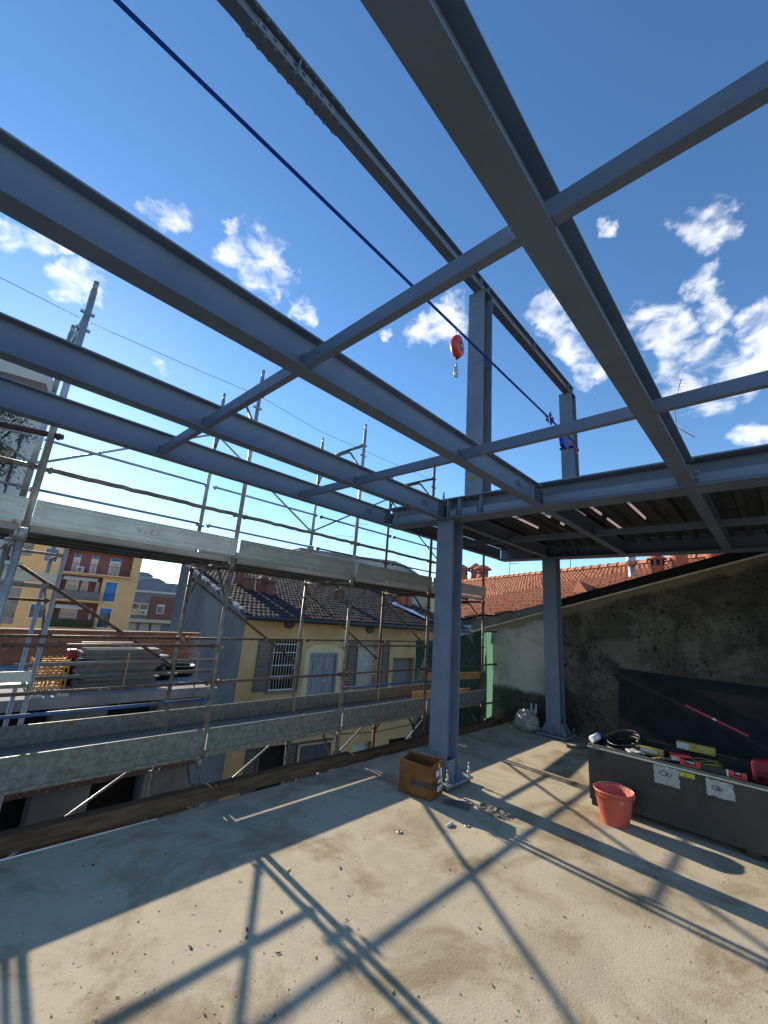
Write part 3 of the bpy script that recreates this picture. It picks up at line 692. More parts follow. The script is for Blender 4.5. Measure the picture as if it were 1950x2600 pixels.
def boards():
    for i in range(5):
        a, b = BX[i]+.035, BX[i+1]-.035
        pm_ = 'galv_rust' if i in (1, 3) else 'galv'
        # deck of planks
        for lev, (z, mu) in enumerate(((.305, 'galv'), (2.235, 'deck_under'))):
            for k in range(3):
                y0 = YF-.02 + k*.352
                r = thing('scaffold_plank', ((a+b)/2, y0, z), '%s steel plank of the %s scaffold deck %s' % (['near', 'middle', 'far'][k], ['lower', 'upper'][lev], bay(i)), 'plank', 'scaffold deck planks')
                m = MB().box((a, y0, z-.004), (b, y0+.345, z))
                m.build('tread', mu, r)
                m = MB().box((a, y0, z-.055), (b, y0+.003, z-.0045)).box((a, y0+.342, z-.055), (b, y0+.345, z-.0045))
                m.box((a, y0+.0031, z-.055), (b, y0+.02, z-.052)).box((a, y0+.325, z-.055), (b, y0+.3419, z-.052))
                m.build('side_rail', 'galv' if lev == 0 else 'concrete_pale', r)
        # toe boards
        for side, y in (('near', YF-.045), ('far', YB_-.045)):
            z0 = {0: .288, 1: .288, 2: .308}.get(i, .296) if side == 'near' else .30; hh = .520-z0 if side == 'near' else .185
            r = thing('toe_board', ((a+b)/2, y, z0), '%s galvanised toe board of the lower scaffold deck %s' % (side, bay(i)), 'toe board', 'galvanised toe boards')
            MB().box((a-.02, y, z0), (b+.02, y+.003, z0+hh)).build('sheet', pm_, r)
            m = MB().box((a-.02, y-.014, z0+hh-.003), (b+.02, y-.0002, z0+hh-.0005)).box((a-.02, y-.012, z0-.001), (b+.02, y-.0002, z0+.002)).box((a-.02, y-.006, z0+.06), (b+.02, y-.0003, z0+.067))
            m.build('folded_edge', 'galv', r)
            y = y-.02 if side == 'near' else y
            zz = 2.255
            m1 = 'alu' if i < 2 else 'alu2'
            r = thing('toe_board', ((a+b)/2, y, zz), '%s toe board of the upper scaffold deck %s' % (side, bay(i)) + (' with stamped lettering' if (i == 1 and side == 'near') else ''), 'toe board', 'upper toe boards')
            MB().box((a-.01, y, zz), (b+.01, y+.004, zz+.185)).build('sheet', m1, r)
            m = MB()
            for zr in (.004, .040, .047, .135, .142, .174):
                m.box((a+.06 if .03 < zr < .15 else a-.01, y-.0035, zz+zr), (b-.06 if .03 < zr < .15 else b+.01, y-.0004, zz+zr+.0035))
            m.box((a-.01, y-.009, zz+.178), (b+.01, y-.0005, zz+.186)); m.build('ridges', m1, r)
            for u0, u1 in ((a-.012, a+.045), (b-.045, b+.012)): MB().box((u0, y-.006, zz+.001), (u1, y-.0041, zz+.176)).build('end_cap', m1, r)
            if side == 'near':
                for k in range(4):
                    for xx in (a+.015, b-.015): MB().tube((xx, y-.0062, zz+.025+k*.045), (xx, y-.0095, zz+.025+k*.045), .006, 8).build('rivet', 'bolt', r)
            if i == 1 and side == 'near':
                lettering('stamped_lettering', 'CETA', .082, 'alu2', r, (1.22, y-.0012, zz+.092), (-1, 0, 0), (0, 0, -1))
boards()
def wire():
    r = thing('stay_wire', (0, YF, 4.2), 'thin wire stretched along the tops of the scaffold posts', 'wire')
    MB().path([(-2.4, YF, 4.30), (.345, YF, 4.17), (1.3, YF, 4.20), (2.135, YF, 4.24), (3.1, YF, 4.15), (5.735, YF, 4.2)], .0028, 5).build('strand', 'black_rubber', r)
wire()
def far_scaffold():
    x = .8775
    for lab, xx in (('narrow grey scaffold frame standing across the courtyard at far left', x), ):
        r = thing('scaffold_portal', (xx, 5.85, -9), lab, 'scaffold')
        for y in (5.85, 6.75): MB().tube((xx, y, -9.3), (xx, y, 2.70 if y < 6 else 2.66), .024, 10).build('post', 'tube_grey', r)
        for z in (1.774, .766, 2.15, -.2): MB().tube((xx, 5.87, z), (xx, 6.73, z), .02, 8).build('transom', 'tube', r)
        MB().tube((xx+.03, 5.87, 1.0), (xx+.03, 6.73, 1.75), .014, 8).build('brace', 'tube_rust', r)
    for z, lab, m in ((1.819, 'pale toe board on the far courtyard scaffold, upper', 'alu'), (.802, 'pale toe board on the far courtyard scaffold, lower', 'alu')):
        r = thing('toe_board', (0, 5.80, z), lab, 'toe board')
        MB().box((-1.2, 5.80, z), (x-.03, 5.805, z+.105)).build('sheet', m, r)
        MB().box((-1.2, 5.796, z+.097), (x-.03, 5.7998, z+.107)).box((-1.2, 5.796, z+.03), (x-.03, 5.7998, z+.036)).build('ridges', m, r)
        r = thing('scaffold_plank', (0, 5.9, z-.03), lab.replace('toe board', 'deck plank'), 'plank')
        MB().box((-1.2, 5.82, z-.06), (x-.03, 6.15, z-.02)).build('tread', 'galv', r)
    rail((-1.2, 5.85, 2.134), (x-.03, 5.85, 2.134), 'tube', 'grey guard rail on the far courtyard scaffold')
    rail((-1.2, 5.85, 1.63), (x-.03, 5.85, 1.63), 'tube_rust', 'rusty ledger under the far courtyard scaffold')
far_scaffold()
def net():
    r = thing('debris_net', (7.68, 5, -.3), 'dark green debris net hung across the end of the scaffold', 'net', 'green nets')
    m = MB(); nu, nv = 14, 10
    for j in range(nv+1):
        for i in range(nu+1):
            u, v = i/nu, j/nv; y = 4.42+u*1.75; top = 1.62-.22*math.sin(u*math.pi*.6)*1.0-.14*u
            m.v.append((7.70+.03*math.sin(u*19+v*3)+.02*math.sin(v*9), y, -.9+v*(top+.9)))
    for j in range(nv):
        for i in range(nu):
            k = j*(nu+1)+i; m.f.append((k, k+1, k+nu+2, k+nu+1)); m.sm.append(True)
    m.build('mesh_sheet', 'net_green', r)
    r = thing('debris_net', (7.8, 4.33, 0), 'narrow bright green strip of net between the last post and the wall', 'net', 'green nets')
    m = MB()
    for j in range(15):
        for i in range(7):
            u, v = i/6, j/14
            m.v.append((7.565+u*.385+(.004*math.sin(v*22)), 4.36+.022*math.sin(u*9+v*4), -.02+v*1.60))
    for j in range(14):
        for i in range(6):
            k = j*7+i; m.f.append((k, k+1, k+8, k+7)); m.sm.append(True)
    m.build('mesh_sheet', 'net_thin', r)
    for z, lab in ((.26, 'low'), (.96, 'middle'), (1.585, 'top')):
        rail((7.50, 4.31, z), (7.90, 4.24, z+.01), 'tube_rust', '%s short rusty tie tube across the bright green net' % lab, 'short tie tubes at the wall', .017, 'tie_tube', 'tie tube')
    for z, lab, dy in ((.78, 'upper', 0), (.45, 'lower', .25)):
        r = thing('wooden_board', (6.9, 4.33, z), '%s fresh wooden board across the scaffold by the wall' % lab, 'board')
        MB().obox((6.72, 4.42+dy, z), (.90, -.0, -.03), (0, .012, 0), (0, 0, .06)).build('board', 'timber_light', r, .003)
net()
def slab_timbers():
    for (x0, x1, z0, dz, lab, y, m) in ((-1.6, 3.80, .0, .115, 'long dark timber laid along the slab edge', 3.985, 'timber'), (3.62, 7.60, -.02, .10, 'second timber along the slab edge, running to the green net', 4.0, 'timber')):
        r = thing('edge_timber', ((x0+x1)/2, y, z0), lab, 'timber', 'timbers along the slab edge')
        rnd = random.Random(int(x0*10)); b = MB(); n = 26; w = .045
        for i in range(n+1):
            x = x0+(x1-x0)*i/n; e = [rnd.uniform(-.004, .004) for _ in range(8)]
            zz = z0 + (.03 if x0 < 0 else 0)*(1-i/n)
            b.v += [(x, y-w+e[0], zz+e[1]), (x, y+w+e[2], zz+e[3]), (x, y+w+e[4], zz+dz+e[5]), (x, y-w+e[6], zz+dz+e[7])]
        for i in range(n):
            for j in range(4):
                k = i*4; b.f.append((k+j, k+(j+1) % 4, k+4+(j+1) % 4, k+4+j)); b.sm.append(False)
        b.f += [(3, 2, 1, 0), (n*4, n*4+1, n*4+2, n*4+3)]; b.sm += [False, False]
        b.build('beam', m, r)
    r = thing('timber_block', (3.36, 4.12, -.3), 'short fresh wood block wedged below the slab edge', 'timber block')
    MB().obox((3.40, 4.20, -.25), (.10, .05, 0), (-.02, .05, 0), (0, 0, .14)).build('block', 'timber_light', r, .004)
    r = thing('edge_cable', (.6, 3.88, .01), 'thin pale rod lying along the slab edge at left', 'rod')
    MB().path([(-.6, 3.93, .012), (.6, 3.90, .008), (1.62, 3.88, .008)], .006, 6).build('rod', 'white_plastic', r)
slab_timbers()

# ------------------------------------------------------------------ strap and fall arrester
def strap():
    y, z = 2.405, 5.105
    r = thing('ratchet_strap', (XE2-.2, y, z), 'long taut blue ratchet strap tied to the far upper column', 'strap')
    MB().obox(((-3+7.36)/2, y, z), (5.18, 0, 0), (0, .0025, 0), (0, 0, .022)).build('webbing', 'strap', r)
    MB().box((XE2-.125, 2.43, z-.05), (XE2-.119, 2.71, z-.005)).build('wrap', 'strap', r)
    MB().box((XE2-.118, 2.437, z-.05), (XE2+.12, 2.443, z-.005)).build('wrap', 'strap', r)
    MB().obox((7.43, y+.015, z-.012), (.075, .012, -.012), (0, .0025, 0), (0, 0, .022)).build('webbing', 'strap', r)
    xr = 6.18
    MB().box((xr, y-.040, z-.05), (xr+.16, y-.036, z+.04)).build('ratchet_side', 'zinc', r)
    MB().box((xr, y+.036, z-.05), (xr+.16, y+.040, z+.04)).build('ratchet_side', 'zinc', r)
    MB().tube((xr+.03, y-.045, z-.01), (xr+.03, y+.045, z-.01), .02, 12).build('ratchet_drum', 'zinc', r)
    MB().tube((xr+.14, y-.045, z+.03), (xr+.14, y+.045, z+.03), .013, 10).build('ratchet_handle', 'zinc', r)
    MB().path([(xr+.02, y-.045, z+.02), (xr-.03, y-.05, z+.05), (xr-.05, y-.05, z-.04), (xr, y-.05, z-.15), (xr+.05, y-.05, z-.02), (xr+.10, y-.05, z-.08)], .016, 6).build('loose_webbing', 'blue_bag', r)
    MB().prism([(6.72, y-.05, z-.31), (6.90, y-.05, z-.33), (7.02, y-.05, z-.22), (6.86, y-.05, z-.05), (6.62, y-.05, z-.03)], (0, .08, 0)).build('strap_bag', 'blue_bag', r, .02)
    MB().obox((7.40, y-.02, z-.17), (.12, 0, -.06), (0, .006, 0), (.01, 0, .02)).build('red_tail', 'pink_red', r)
    MB().obox((7.30, y-.03, z-.13), (.10, 0, -.03), (0, .005, 0), (.005, 0, .016)).build('red_tail', 'pink_red', r)
strap()
def arrester():
    x, y = 3.53, 2.405
    r = thing('fall_arrester', (x, y, 5.105), 'red retractable fall arrester hanging from the blue strap', 'fall arrester')
    MB().path([(x-.02+.034*math.sin(a), y+.0, 5.06+.058*math.cos(a)) for a in [k*math.pi/8 for k in range(17)]], .006, 8).build('carabiner', 'zinc', r)
    b = MB(); n = 28; prof = [(0, -.055), (.07, -.055), (.105, -.042), (.118, -.015), (.118, .015), (.105, .042), (.07, .055), (0, .055)]
    o = 0; ax = Vector((.12, -.99, 0)).normalized(); u = Vector((0, 0, 1)); w = ax.cross(u)
    c = Vector((x-.02, y, 4.865))
    for rr, h in prof:
        for j in range(n):
            th = 2*math.pi*j/n
            sx = 1.0 + .32*max(0, math.cos(th))**2 + .18*max(0, -math.cos(th))**2
            b.v.append(tuple(c + ax*h + u*rr*math.cos(th)*sx + w*rr*math.sin(th)*.96))
    for i in range(len(prof)-1):
        for j in range(n): b.f.append((i*n+j, i*n+(j+1) % n, (i+1)*n+(j+1) % n, (i+1)*n+j)); b.sm.append(True)
    b.build('housing', 'red_device', r)
    m = MB(); k = 24
    for rr in (0.001, .052):
        for j in range(k):
            th = 2*math.pi*j/k; m.v.append(tuple(c + ax*.0565 + u*rr*math.cos(th)*1.15 + w*rr*math.sin(th)))
    for j in range(k): m.f.append((j, (j+1) % k, k+(j+1) % k, k+j)); m.sm.append(False)
    m.build('label_disc', 'shutter', r)
    m = MB().obox(tuple(c+ax*.0585), tuple(u*.010+w*.022), tuple(w*-.004+u*.008), tuple(ax*.0006)); m.build('label_print', 'paper', r)
    MB().tube((x-.02, y, 4.735), (x-.02, y, 4.705), .02, 10).build('rope_guide', 'black_rubber', r)
    MB().path([(x-.02, y, 4.710), (x-.022, y, 4.620)], .004, 6).build('cable', 'zinc', r)
    MB().tube((x-.022, y, 4.650), (x-.023, y, 4.595), .010, 8).build('swivel', 'zinc', r)
    h = [(x-.026, y, 4.600), (x-.05, y, 4.570), (x-.055, y, 4.525), (x-.06, y, 4.490), (x-.045, y, 4.465), (x-.02, y, 4.465), (x-.005, y, 4.485), (x-.01, y, 4.505)]
    MB().path(h, .011, 8).build('hook', 'zinc', r)
    MB().obox((x-.02, y, 4.550), (.022, 0, .004), (0, .008, 0), (-.006, 0, .042)).build('hook_gate', 'zinc', r, .003)
arrester()

# ------------------------------------------------------------------ tool chest and its contents
def chest():
    xf, xb, yl, yr, z0, z1 = 5.07, 5.90, 1.66, -.85, .062, .578
    r = thing('tool_chest', (xf, .4, 0), 'big black plywood tool chest with open lid by the red bucket', 'tool chest')
    t = .022
    MB().box((xf, yr, z0), (xf+t, yl, z1-.0335)).build('front_panel', 'box_paint', r)
    MB().box((xb-t, yr, z0), (xb, yl, z1)).build('back_panel', 'box_paint', r)
    MB().box((xf+t+.0005, yl-t, z0), (xb-t-.0005, yl, z1-.01)).build('end_panel', 'box_paint', r)
    MB().box((xf+t+.0005, yr, z0), (xb-t-.0005, yr+t, z1-.01)).build('end_panel', 'box_paint', r)
    MB().box((xf+t+.0005, yr+t, z0), (xb-t-.0005, yl-t, z0+.02)).build('bottom', 'timber', r)
    MB().box((xf-.006, yr, z1-.033), (xf+t+.014, yl+.004, z1-.020)).build('top_rail', 'cream_edge', r)
    MB().box((xf+.004, yr, z1-.0195), (xf+t+.010, yl+.003, z1)).build('edge_angle', 'grey_flash', r)
    for y in (yl-.05, .4, yr+.05):
        for x in (xf+.03, xb-.09):
            MB().box((x, y-.045, 0), (x+.06, y+.045, z0-.0005)).build('foot', 'box_paint', r)
    MB().box((xf-.0085, 1.515, z1-.115), (xf-.0005, 1.575, z1-.05)).build('latch', 'black_rubber', r)
    for y in (1.60, 1.565): place('rivet', BOLT_X, r, (xf-.0065, y, z1-.02))
    # lid swung up behind
    LX, LZ = .215, .70; lc = Vector((xb+.03+LX/2, (yl+yr)/2-.04, z1+.01+LZ/2)); lw = Vector((LX/2, 0, LZ/2)); ln = Vector((LZ, 0, -LX)).normalized()
    ld = MB().obox(lc, ln*.012, (0, (yl-yr)/2-.04, 0), lw).build('lid', 'lid_inside', r)
    MB().obox(lc+lw+lw.normalized()*.0065, ln*.026, (0, (yl-yr)/2-.04, 0), lw.normalized()*.006).build('lid_edge', 'black_rubber', ld)
    # red straight edge clipped to the lid
    def lidx(z): return (lc - ln*.0135).x + (z-(lc - ln*.0135).z)*LX/LZ
    a, c = Vector((lidx(1.0)-.010, .905, 1.0)), Vector((lidx(.81)-.010, .385, .81))
    d = (c-a); mid = (a+c)/2
    for s, e in ((0, .455), (.515, 1)):
        p, q = a+d*s, a+d*e
        MB().obox((p+q)/2, (q-p)/2, (.006, 0, 0), d.cross(Vector((1, 0, 0))).normalized()*.0105).build('clipped_stick', 'pink_red', r)
    p, q = a+d*.456, a+d*.514
    MB().obox((p+q)/2, (q-p)/2, (.0055, 0, 0), d.cross(Vector((1, 0, 0))).normalized()*.010).build('stick_marking', 'paper', r)
    # worn posters on the front
    def sheet(y0, y1, za, zb, seed):
        rnd = random.Random(seed); x = xf-.0012; n = 12; b = MB(); pts = []
        for k in range(n): pts.append((x, y0+(y1-y0)*k/n, zb+rnd.uniform(-.004, .004)))
        for k in range(n): pts.append((x, y1+rnd.uniform(-.005, .005), zb+(za-zb)*k/n))
        for k in range(n): pts.append((x, y1+(y0-y1)*k/n, za+rnd.uniform(-.006, .006)))
        for k in range(n): pts.append((x, y0+rnd.uniform(-.004, .004), za+(zb-za)*k/n))
        b.add(pts, [tuple(range(len(pts)))]).build('worn_label', 'paper_worn', r)
    m, N, L, b = nodes('paper_worn'); v = coords(N, L)
    n1 = noise(N, L, v, 18, 6, .7); n2 = noise(N, L, v, 60, 5, .7)
    col = mixc(N, L, ramp(N, L, n1, .4, .75), (.40, .385, .37), (.26, .25, .24)); col = mixc(N, L, ramp(N, L, n2, .60, .66), col, (.05, .048, .045))
    L.new(col, b.inputs['Base Color']); b.inputs['Roughness'].default_value = .8; MATS['paper_worn'] = m
    sheet(1.065, .865, .385, .537, 1); sheet(.665, .475, .40, .53, 2)
    for y, z, rr in ((.985, .478, .020), (.945, .472, .014), (.60, .468, .017), (.575, .465, .012)):
        pts = [(xf-.0022, y+rr*1.5*math.cos(k*math.pi/8), z+rr*math.sin(k*math.pi/8)) for k in range(17)]
        MB().path(pts, .0032, 6).build('label_emblem', 'print', r)
    for y0, y1 in ((.86, .815), (.81, .745)):
        MB().box((xf-.0025, y0, .493), (xf-.0003, y1, .532)).build('sticker', 'sticker_yellow', r)
    return r
chest()
def chest_contents():
    r = thing('cable_coil', (5.5, 1.45, .55), 'coil of thick black cable lying in the left end of the chest', 'cable')
    rnd = random.Random(4)
    for k in range(9):
        c = Vector((5.52+rnd.uniform(-.03, .03), 1.42+rnd.uniform(-.03, .03), .52+k*.011)); rx, ry = .19+rnd.uniform(-.02, .02), .17+rnd.uniform(-.02, .02); tl = rnd.uniform(.3, .75)
        pts = [c + Vector((rx*math.cos(a), ry*math.sin(a), .12*tl*math.cos(a+.6))) for a in [i*2*math.pi/28 for i in range(29)]]
        MB().path(pts, .0095, 7, False).build('turn', 'black_rubber', r)
    MB().path([(5.36, 1.5, .60), (5.30, 1.58, .64), (5.22, 1.60, .62)], .010, 7).build('turn', 'black_rubber', r)
    p = thing('power_plug', (5.2, 1.61, .6), 'blue and white industrial plug on the chest corner', 'plug')
    MB().tube((5.23, 1.60, .635), (5.15, 1.645, .605), .034, 14).build('body', 'white_plastic', p)
    MB().tube((5.25, 1.59, .645), (5.2305, 1.6, .636), .03, 14).build('collar', 'blue_plug', p)
    c = thing('yellow_level', (5.4, 1.18, .5), 'yellow spirit level with white label lying inside the chest', 'level')
    MB().obox((5.42, 1.18, .57), (0, .14, 0), (.028, 0, 0), (0, 0, .034)).build('bar', 'yellow_plastic', c, .004)
    MB().box((5.388, 1.09, .560), (5.3915, 1.24, .588)).build('label', 'paper', c)
    y = thing('yellow_case', (5.84, .82, .58), 'yellow plastic case with white label lying on the back rim of the chest', 'case')
    MB().box((5.775, .655, .580), (5.865, .985, .655)).build('body', 'yellow_plastic', y, .012)
    MB().box((5.7725, .875, .592), (5.7745, .978, .648)).build('label', 'paper', y)
    MB().box((5.7730, .80, .632), (5.7745, .85, .638)).build('print', 'print', y)
    l = thing('red_level', (5.12, .6, .57), 'red spirit level with two vials lying on the front rim of the chest', 'level')
    x0, x1 = 5.11, 5.135
    for ya, yb in ((.855, .70), (.50, .378)):
        m = MB().box((x0, ya, .5785), (x1, yb, .596)); s = -1
        m.box((x0, ya, .5965), (x1, ya-.038, .632)).box((x0, yb+.034, .5965), (x1, yb, .632)); m.build('grip', 'red_device', l, .003)
        MB().tube(((x0+x1)/2, ya-.045, .615), ((x0+x1)/2, yb+.041, .615), .011, 12).build('vial', 'glass_vial', l)
    MB().box((x0+.003, .699, .5785), (x1-.003, .515, .627)).build('middle_bar', 'black_rubber', l)
    MB().box((x0+.001, .514, .5785), (x1-.001, .502, .63)).build('end_cap', 'white_plastic', l)
    q = thing('red_clamp', (5.2, .86, .62), 'flat red clamp lying across the red level', 'clamp')
    MB().obox((5.17, .855, .648), (.04, .02, 0), (-.035, .07, .0), (0, 0, .009)).build('jaw', 'red_device', q, .003)
    MB().obox((5.18, .90, .615), (.02, .01, 0), (-.014, .028, 0), (0, 0, .022)).build('grip', 'white_plastic', q, .003)
    d = thing('red_case', (5.5, .2, .5), 'dark red plastic tool case with handle at the right edge', 'case')
    m = MB().box((5.40, -.25, .50), (5.62, .36, .70)); m.build('body', 'dark_red', d, .03)
    MB().path([(5.39, .30, .56), (5.33, .30, .60), (5.33, .10, .60), (5.39, .10, .56)], .018, 8).build('handle', 'dark_red', d)
chest_contents()
def chest_clutter():
    b = thing('tool_bag', (5.55, 1.0, .45), 'slumped black cloth tool bag in the middle of the chest', 'bag')
    from mathutils import noise as mn
    bm = bmesh.new(); bmesh.ops.create_icosphere(bm, subdivisions=4, radius=1)
    for v in bm.verts:
        p = v.co.copy(); k = 1+.2*mn.noise(p*2.3)+.12*abs(mn.noise(p*6))
        v.co = Vector((5.58+p.x*.17*k, .98+p.y*.15*k, .47+p.z*.10*k))
    me = bpy.data.meshes.new('bag'); bm.to_mesh(me); bm.free(); me.polygons.foreach_set('use_smooth', [True]*len(me.polygons)); me.materials.append(MATS['black_rubber']); link('body', me, b)
    MB().path([(5.5, 1.08, .55), (5.5, 1.04, .60), (5.52, .95, .61), (5.54, .90, .56)], .009, 6).build('handle', 'black_rubber', b)
    h = thing('hammer', (5.3, .98, .55), 'hammer with a wooden handle lying inside the chest', 'hammer')
    MB().tube((5.20, 1.13, .54), (5.36, .90, .57), .012, 8, .015).build('handle', 'timber_light', h)
    MB().obox((5.365, .893, .572), (.05, .034, 0), (-.010, .014, 0), (0, 0, .014)).build('head', 'steel_dark', h, .003)
    g = thing('work_glove', (5.18, 1.26, .56), 'pale crumpled work glove on the chest rim beside the cable', 'glove')
    MB().obox((5.20, 1.27, .575), (.03, .03, .004), (-.035, .035, 0), (0, 0, .009)).build('palm', 'curtain', g, .006)
    for k in range(4):
        a = Vector((5.17+.012*k, 1.235-.0*k+.004*k, .575)); MB().path([a, a+Vector((.02, -.045, .006)), a+Vector((.035, -.075, -.004))], .008, 6).build('finger', 'curtain', g)
    MB().path([(5.235, 1.29, .578), (5.265, 1.275, .585), (5.28, 1.25, .58)], .009, 6).build('thumb', 'curtain', g)
    t = thing('coiled_cord', (5.45, .70, .55), 'thin yellow cord tangled inside the chest', 'cord')
    rnd = random.Random(6); p = Vector((5.45, .75, .53)); pts = []
    for k in range(46):
        a = k*.75; pts.append((5.46+.10*math.cos(a)+rnd.uniform(-.03, .03), .70+.10*math.sin(a*.9)+rnd.uniform(-.03, .03), .52+.0015*k+rnd.uniform(0, .01)))
    MB().path(pts, .004, 5).build('strand', 'yellow_plastic', t)
chest_clutter()
def bucket():
    cx, cy = 4.83, 1.365
    r = thing('bucket', (cx, cy, 0), 'dusty red plastic bucket standing in front of the chest', 'bucket')
    prof = [(.0, .006), (.108, .006), (.112, .0), (.116, .004), (.166, .266), (.1715, .268), (.173, .274), (.171, .281), (.166, .282), (.163, .276), (.161, .262), (.111, .014), (.0, .014)]
    MB().lathe((cx, cy, 0), prof, 40).build('shell', 'red_plastic', r)
    MB().lathe((cx, cy, 0), [(.160, .238), (.1638, .239), (.1645, .243), (.1618, .244)], 40).build('rib', 'red_plastic', r)
    for s in (-1, 1): MB().box((cx-.014, cy+s*.172-.008, .242), (cx+.014, cy+s*.172+.008, .28)).build('ear', 'red_plastic', r, .003)
    pts = [(cx+.115*math.sin(a)*1.0+.02, cy+.176*math.cos(a), .266+.035*math.sin(a)) for a in [k*math.pi/20 for k in range(21)]]
    MB().path(pts, .0032, 6).build('handle', 'zinc', r)
bucket()
def carton():
    P = [Vector(p) for p in ((3.745, 2.71, 0), (4.02, 2.765, 0), (3.955, 3.165, 0), (3.675, 3.075, 0))]
    r = thing('cardboard_box', (3.85, 2.93, 0), 'open brown cardboard box at the foot of the front column', 'box')
    h = .305; t = .006; c = sum(P, Vector())/4
    rnd = random.Random(2)
    for i in range(4):
        a, b = P[i], P[(i+1) % 4]; b_in = MB(); n = 8; m = 6
        out = (b-a).cross(Vector((0, 0, 1))).normalized()
        if out.dot((a+b)/2-c) < 0: out = -out
        bow = .022 if i in (0, 3) else .012
        grid = []
        for j in range(m+1):
            for k in range(n+1):
                u, v = k/n, j/m
                q = a.lerp(b, u) + out*(bow*math.sin(u*math.pi)*(v-.25) + (.012*math.sin(v*5)+ (.02 if i == 3 else 0)*math.sin(v*math.pi*1.6))*math.sin(u*math.pi))
                grid.append(q + Vector((0, 0, .003+v*(h+ (.012*math.sin(u*3+i))))))
        vs = grid + [g - out*t for g in grid]; o = len(grid); fs = []
        for j in range(m):
            for k in range(n):
                e = j*(n+1)+k; f = (e, e+1, e+n+2, e+n+1)
                fs += [f, tuple(x+o for x in reversed(f))]
        for k in range(n): e = m*(n+1)+k; fs.append((e, e+1, e+1+o, e+o))
        for j in range(m):
            for e in (j*(n+1), j*(n+1)+n): fs.append((e, e+n+1, e+n+1+o, e+o))
        MB().add(vs, fs).build('side', 'cardboard', r)
    MB().add([p + Vector((0, 0, .004)) + (c-p)*.03*Vector((1, 1, 0)).length*0 for p in P], [(0, 1, 2, 3)]).build('bottom', 'cardboard_in', r)
    # black band, paper labels and tape on the two visible sides (a: left-front side P3-P0, b: right-front side P0-P1)
    def on(i, u0, u1, z0, z1, mat, name, off=.003, bowoff=True):
        a, b = P[i], P[(i+1) % 4]; out = (b-a).cross(Vector((0, 0, 1))).normalized()
        if out.dot((a+b)/2-c) < 0: out = -out
        bow = .022 if i in (0, 3) else .012; n = 8; g = []
        for v in (z0, z1):
            for k in range(n+1):
                u = u0+(u1-u0)*k/n; vv = v/h
                g.append(a.lerp(b, u) + out*(off + bow*math.sin(u*math.pi)*(vv-.25) + (.012*math.sin(vv*5)+(.02 if i == 3 else 0)*math.sin(vv*math.pi*1.6))*math.sin(u*math.pi)) + Vector((0, 0, .003+v)))
        MB().add(g, [(k, k+1, k+n+2, k+n+1) for k in range(n)]).build(name, mat, r)
    on(3, .42, .985, .105, .158, 'tape_black', 'black_band'); on(0, .015, .72, .105, .160, 'tape_black', 'black_band')
    on(0, .40, .86, .055, .165, 'paper', 'paper_label', .0055); on(0, .30, .62, .195, .245, 'paper', 'paper_label', .004); on(0, .55, .80, .175, .255, 'paper', 'paper_label', .0055)
    on(0, .48, .64, .262, .30, 'pale_plaster', 'tape', .004); on(0, .56, .60, .178, .25, 'print', 'print', .007); on(0, .55, .82, .068, .076, 'print', 'print', .0072)
    # pale script on the band
    a, b = P[3], P[0]; d = (b-a).normalized(); out = d.cross(Vector((0, 0, 1)));
    if out.dot((a+b)/2-c) < 0: out = -out
    for k in range(7):
        u = .50+k*.045; q = a.lerp(b, u) + out*(.0035+.022*math.sin(u*math.pi)*(.13/h-.25)+(.012*math.sin(.13/h*5)+.02*math.sin(.13/h*math.pi*1.6))*math.sin(u*math.pi)+.002)
        hgt = .016 if k in (0, 3, 5) else .010
        MB().path([q+Vector((0, 0, .118)), q+d*.004+Vector((0, 0, .118+hgt)), q+d*.010+Vector((0, 0, .118))], .0014, 5).build('script_stroke', 'plank_grey', r)
carton()
def plastic_bag():
    r = thing('plastic_bag', (7.47, 3.40, 0), 'crumpled pale plastic rubbish bag beside the rear column', 'bag')
    bm = bmesh.new(); bmesh.ops.create_icosphere(bm, subdivisions=5, radius=1)
    rnd = random.Random(9); from mathutils import noise as mn
    for v in bm.verts:
        p = v.co.copy(); n = mn.fractal(p*2.2, 1.0, 2.0, 4) ; ridge = abs(mn.noise(p*4.0+Vector((3, 1, 2))))+.6*abs(mn.noise(p*9.0))
        s = .90 + .16*n + .22*ridge + .10*abs(mn.noise(Vector((p.x*3, p.y*16, p.z*4))))
        z = p.z*.165*s + .150
        if p.z > .3: z += .10*(p.z-.3)*max(0, 1-abs(p.x-.1)*2.2)
        v.co = Vector((7.45+p.x*.16*s, 3.43+p.y*.205*s, max(.002, z*.9)))
    me = bpy.data.meshes.new('bag_body'); bm.to_mesh(me); bm.free(); me.polygons.foreach_set('use_smooth', [True]*len(me.polygons)); me.materials.append(MATS['plastic_bag'])
    link('body', me, r)
    MB().path([(7.45, 3.36, .30), (7.44, 3.33, .335), (7.43, 3.30, .32), (7.43, 3.25, .30)], .022, 8, True, .012).build('knot', 'plastic_bag', r)
plastic_bag()
